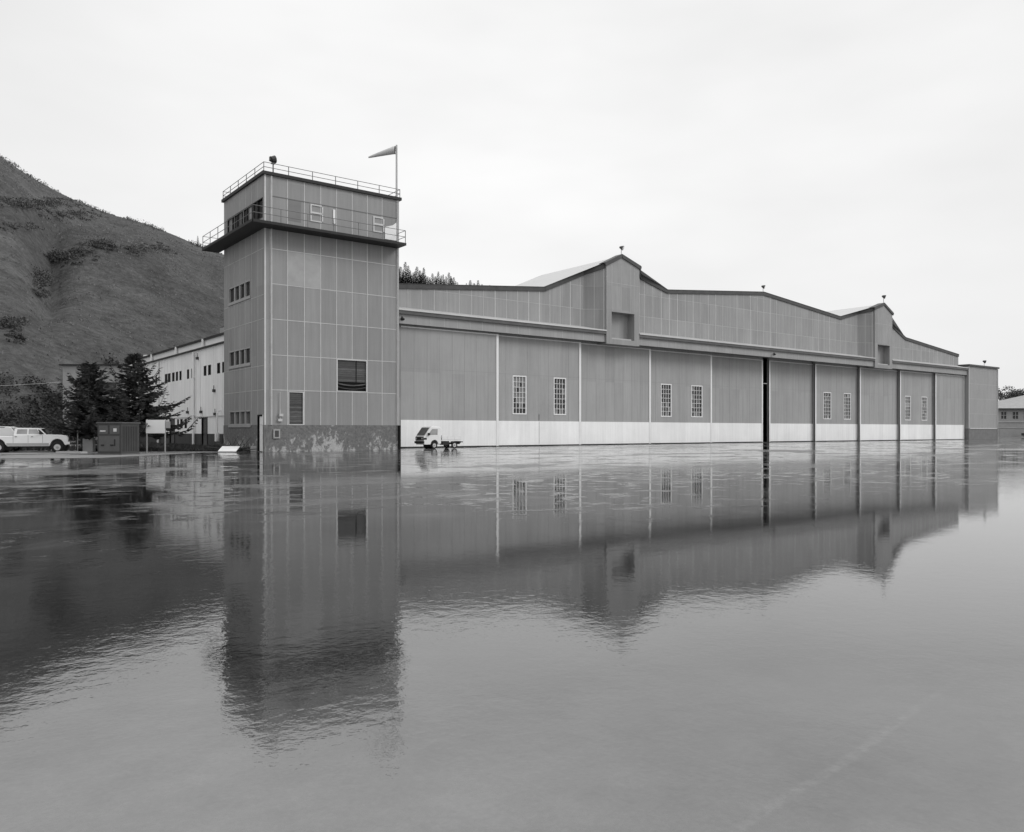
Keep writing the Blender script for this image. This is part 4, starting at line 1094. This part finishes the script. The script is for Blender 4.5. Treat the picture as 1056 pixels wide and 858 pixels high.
# =================================================================== TREES
def spruce(name, label, loc, H, rmax, seed, lean=(0, 0), nb=130, tw=26, needle=None, group=None, low=.14, bias=None, up=.35, ragged=.25):
    q = random.Random(seed); t = thing(name, label, 'tree', loc, group, local=True)
    m = MB(); n = 9
    pts = [(lean[0] * (i / n) ** 1.5, lean[1] * (i / n) ** 1.5, H * i / n) for i in range(n + 1)]
    m.tube(pts, [max(.02, .02 * H * (1 - i / (n + .3)) + .02) for i in range(n + 1)], 8); m.build('trunk', M['bark'], t)
    c = MB()
    limbs = MB()
    for b_ in range(nb):
        f = low + (1 - low) * (b_ + q.random()) / nb
        f = min(.985, f)
        az = b_ * 2.399 + q.uniform(-.4, .4)
        prof = (1 - f) ** .92 * (1 if f > .3 else .7 + f)
        L = rmax * prof * q.uniform(1 - ragged, 1 + ragged) + .10
        if bias: L *= 1 + bias[1] * max(0, math.cos(az - bias[0])) ** 2 * (1 - f)
        z0 = H * f; base = Vector((lean[0] * f ** 1.5, lean[1] * f ** 1.5, z0))
        dirv = Vector((math.cos(az), math.sin(az), 0)); side = Vector((-dirv.y, dirv.x, 0))
        droop = -.20 * (1 - f) + .1 * f
        nseg = 5; P = []
        for i in range(nseg + 1):
            s = i / nseg
            P.append(base + dirv * L * s + Vector((0, 0, L * (droop * s + (up + .25 * q.random() * (i == nseg)) * s * s))))
        limbs.tube(P, [.035 * (1 - .8 * i / nseg) * (L / 2 + .3) for i in range(nseg + 1)], 4)
        nt_ = max(5, int(tw * (.35 + L / rmax)))
        for k in range(nt_):
            s = .12 + .88 * (k + q.random()) / nt_
            i = min(nseg - 1, int(s * nseg)); p = P[i].lerp(P[i + 1], s * nseg - i)
            sd = 1 if k % 2 else -1
            ln = (.22 + .32 * L * (1 - s) * .6 + .10) * q.uniform(.6, 1.25)
            tdir = (dirv * q.uniform(.35, .9) + side * sd * q.uniform(.5, 1) + Vector((0, 0, q.uniform(-.35, .35)))).normalized()
            wv = tdir.cross(Vector((q.uniform(-.5, .5), q.uniform(-.5, .5), 1))).normalized() * ln * q.uniform(.12, .2)
            e = p + tdir * ln
            c.face([p, p + tdir * ln * .45 + wv, e, p + tdir * ln * .5 - wv])
            w2 = Vector((0, 0, -1)) * ln * q.uniform(.12, .28)
            c.face([p + Vector((0, 0, .03)), p + tdir * ln * .5 + w2 * -.4, e, p + tdir * ln * .5 + w2])
        e = P[-1]
        for k in range(4):
            tdir = (dirv + side * q.uniform(-.5, .5) + Vector((0, 0, q.uniform(-.1, .6)))).normalized(); ln = q.uniform(.2, .4)
            wv = side * ln * .16
            c.face([e - tdir * .1, e + tdir * ln * .4 + wv, e + tdir * ln, e + tdir * ln * .4 - wv])
    cr = c.build('crown', needle or M['needle'], t, recalc=False)
    limbs.build('limbs', M['bark'], cr)
    return t
spruce('spruce_tree', 'dark bushy spruce behind the pickup, left of the pair', gp(-29.9, 57.2, 0), 6.25, 4.0, 21, nb=112, tw=32, ragged=.5, low=.18)
spruce('spruce_tree', 'dark spruce with long upswept limbs reaching over the sign board, right of the pair', gp(-26.6, 56.9, 0), 6.9, 3.7, 33, nb=108, tw=33, bias=(-YAW + .1, .5), up=.24, ragged=.45, low=.18)
# conifers on the skyline behind the hangar
proto = None
TR = [(411, 277, 12), (419, 281, 12), (424, 283, 12), (428, 280, 12), (436, 281, 12), (439, 284, 9), (444, 288, 9), (450, 287, 9), (455, 284, 9), (458, 288, 9), (465, 285, 9), (470, 290, 6), (481, 292, 5), (497, 293, 5), (416, 279, 13), (423, 279, 12), (433, 279, 12), (443, 286, 9), (449, 285, 8), (460, 285, 9), (466, 287, 7), (434, 284, 9), (410, 272, 12), (454, 287, 9), (472, 291, 5), (489, 292, 5), (413, 275, 13), (421, 274, 12), (430, 275, 13), (437, 276, 12), (446, 282, 9), (452, 280, 10), (457, 283, 8), (463, 281, 10), (468, 286, 7), (485, 289, 6), (493, 289, 6), (505, 294, 4), (415, 283, 10), (426, 281, 10), (441, 285, 9), (204, 243, 3.0), (240, 270, 3), (418, 270, 10)]
labs = {}
rq = random.Random(8)
for k, (px, py, hh) in enumerate(TR):
    tt = (px - 528) / 832.5; d_ = lerp(TOPD, tt) - 6; base = hill_pt(tt, d_); ztop = 1.5 + (444 - py) / 832.5 * d_
    hgt = max(2.5, ztop - base.z)
    if px < 300: lab = 'lone small conifer on the bare ridge left of the tower' ; grp = None
    else: lab = 'dark conifer in the stand on the skyline behind the hangar roof'; grp = 'conifers on the skyline behind the hangar'
    if px == 240: continue
    if proto is None:
        proto = spruce('conifer', lab, base, 10, 2.6, 77, nb=90, tw=16, needle=M['farneedle'], group=grp, low=.05, up=.15); o = proto
    else: o = copy_tree(proto); o.location = base
    o['label'] = lab
    if grp: o['group'] = grp
    elif 'group' in o: del o['group']
    sxy = (hgt / 10) * rq.uniform(.8, 1.3) * (1.0 if px > 300 else .8)
    o.scale = (sxy, sxy, hgt / 10); o.rotation_euler.z = rq.uniform(0, 6)
# pale wood on the low rise at the far right
def broad(name, lab, cat, loc, r, hgt, n, seed, mat, grp):
    global rnd
    rnd = random.Random(seed); t = thing(name, lab, cat, loc, grp, local=True)
    m = MB(); m.tube([(0, 0, 0), (.1, 0, hgt * .5)], [.3, .15], 6); m.build('trunk', M['bark'], t)
    c = MB()
    for k in range(n):
        a = rnd.uniform(0, 6.28); rr = r * rnd.random() ** .6; clump(c, Vector((rr * math.cos(a), rr * math.sin(a), hgt * rnd.uniform(.25, .8))), r * .33, r * .36, 60, .28)
    c.build('crown', mat, t, recalc=False)
dR = 262
broad('tree', 'tall dark tree just beyond the far end block', 'tree', gp(.607 * dR, dR, 0), 4.0, 18.5, 60, 1, M['brushdark'], None)
for k, (px, hh) in enumerate([(1043, 15.6), (1050, 17.2), (1057, 17.6), (1066, 17.8), (1076, 17)]):
    tt = (px - 528) / 832.5
    broad('tree', 'rounded leafless tree in the far wood behind the hipped roof', 'tree', gp(tt * (dR + 8), dR + 8, 0), 4.8, hh, 60, 10 + k, M['fartree'], 'trees of the far wood')
bn = MB()
for k in range(200):
    px = rnd.uniform(1022, 1180); tt = (px - 528) / 832.5; d_ = 255 + rnd.uniform(0, 25)
    clump(bn, gp(tt * d_, d_, rnd.uniform(0, 7.5)), 2.6, 2.4, 14, .6)
tag(bn.build('far_undergrowth', M['fartree'], recalc=False), 'low undergrowth filling the foot of the far wood', 'undergrowth', kind='stuff')

# overhead wires crossing the lower slope
for k, (z0, z1, r_) in enumerate([(6.5, 7.0, .025), (5.6, 5.9, .02), (8.2, 7.9, .02)]):
    m = MB(); a = gp(-62, 84, z0); e = gp(-51.1, 91.6, z1)
    a = gp(-86, 88, z0)
    pts = [a.lerp(e, i / 14) - Vector((0, 0, .6 * (1 - (2 * i / 14 - 1) ** 2))) for i in range(15)]
    m.tube(pts, r_, 5); tag(m.build('overhead_wire', M['flash'] if k == 0 else M['rail'], at=a), ['pale overhead wire crossing the slope, the thickest of the three', 'lowest dark overhead wire crossing the slope', 'highest dark overhead wire crossing the slope'][k], 'wire')
up_ = thing('utility_pole', 'dark wooden pole carrying the overhead wires at the foot of the hill', 'pole', gp(-86, 88, 0))
m = MB(); m.tube([gp(-86, 88, 0), gp(-86, 88, 9)], [.16, .12], 8); m.build('shaft', M['timber'], up_)
m = MB(); m.bar(gp(-86.9, 88, 8.3), gp(-85.1, 88, 8.3), .1, .12); m.build('crossarm', M['timber'], up_)

# =================================================================== SKY, SUN, CAMERA
W_ = bpy.data.worlds.new('World'); scene.world = W_; W_.use_nodes = True
nt = W_.node_tree; bg = nt.nodes['Background']
sky = nt.nodes.new('ShaderNodeTexSky'); sky.sky_type = 'NISHITA'; sky.sun_disc = False
SUN_EL, SUN_DIR = R(36), Vector((.74, -.67, 0)).normalized()
sky.sun_elevation = SUN_EL; sky.sun_rotation = math.atan2(SUN_DIR.x, SUN_DIR.y); sky.dust_density = 4; sky.air_density = 1.5
bw = nt.nodes.new('ShaderNodeRGBToBW'); nt.links.new(sky.outputs[0], bw.inputs[0])
tc = nt.nodes.new('ShaderNodeTexCoord'); sp_ = nt.nodes.new('ShaderNodeSeparateXYZ'); nt.links.new(tc.outputs['Generated'], sp_.inputs[0])
mpw = nt.nodes.new('ShaderNodeMapping'); mpw.inputs['Scale'].default_value = (1.2, 1.2, 3.5); nt.links.new(tc.outputs['Generated'], mpw.inputs[0])
nz = nt.nodes.new('ShaderNodeTexNoise'); nz.inputs['Scale'].default_value = 1.6; nz.inputs['Detail'].default_value = 4; nt.links.new(mpw.outputs[0], nz.inputs['Vector'])
cl = ramp(nt, nz.outputs['Fac'], .32, .68, .925, 1.045)
grad = ramp(nt, sp_.outputs[2], 0.0, .45, 8.55, 8.1)
grad2 = ramp(nt, sp_.outputs[2], .45, 1., 0., 6.)
ov = mth(nt, 'MULTIPLY', mth(nt, 'ADD', grad, grad2), cl)
# the cloud is thinnest, and brightest, above the middle of the hangar
glow = (AY + AX * .02 + Vector((0, 0, .42))).normalized()
dt = nt.nodes.new('ShaderNodeVectorMath'); dt.operation = 'DOT_PRODUCT'; nrm = nt.nodes.new('ShaderNodeVectorMath'); nrm.operation = 'NORMALIZE'
nt.links.new(tc.outputs['Generated'], nrm.inputs[0]); nt.links.new(nrm.outputs[0], dt.inputs[0]); dt.inputs[1].default_value = glow
gl = ramp(nt, dt.outputs['Value'], .80, .995, 0., 1.45)
ov = mth(nt, 'ADD', ov, mth(nt, 'MULTIPLY', gl, ramp(nt, nz.outputs['Fac'], .3, .7, .75, 1.2)))
tot = mth(nt, 'ADD', mth(nt, 'MULTIPLY', bw.outputs[0], .04), ov)
grey(nt, tot, bg.inputs['Color']); bg.inputs['Strength'].default_value = .1

sl = bpy.data.lights.new('sun', 'SUN'); sl.energy = 1.35; sl.angle = R(22); sl.color = (1, 1, 1)
so = bpy.data.objects.new('sun', sl); COL.objects.link(so)
sd = Vector((SUN_DIR.x * math.cos(SUN_EL), SUN_DIR.y * math.cos(SUN_EL), math.sin(SUN_EL)))
so.rotation_euler = sd.to_track_quat('Z', 'Y').to_euler(); so.location = (0, 0, 60)

cd = bpy.data.cameras.new('camera'); cam = bpy.data.objects.new('camera', cd); COL.objects.link(cam)
cam.location = CAM; cam.rotation_euler = (R(90), 0, -YAW)
cd.sensor_width = 36; cd.lens = 832.5 / 1056 * 36; cd.shift_y = 15 / 1056; cd.clip_end = 5000; cd.clip_start = .1
scene.camera = cam
scene.view_settings.view_transform = 'Standard'; scene.view_settings.look = 'None'
scene.view_settings.exposure = 0; scene.view_settings.gamma = 1; scene.view_settings.use_curve_mapping = False
scene.cycles.use_denoising = True
scene.cycles.max_bounces = 6
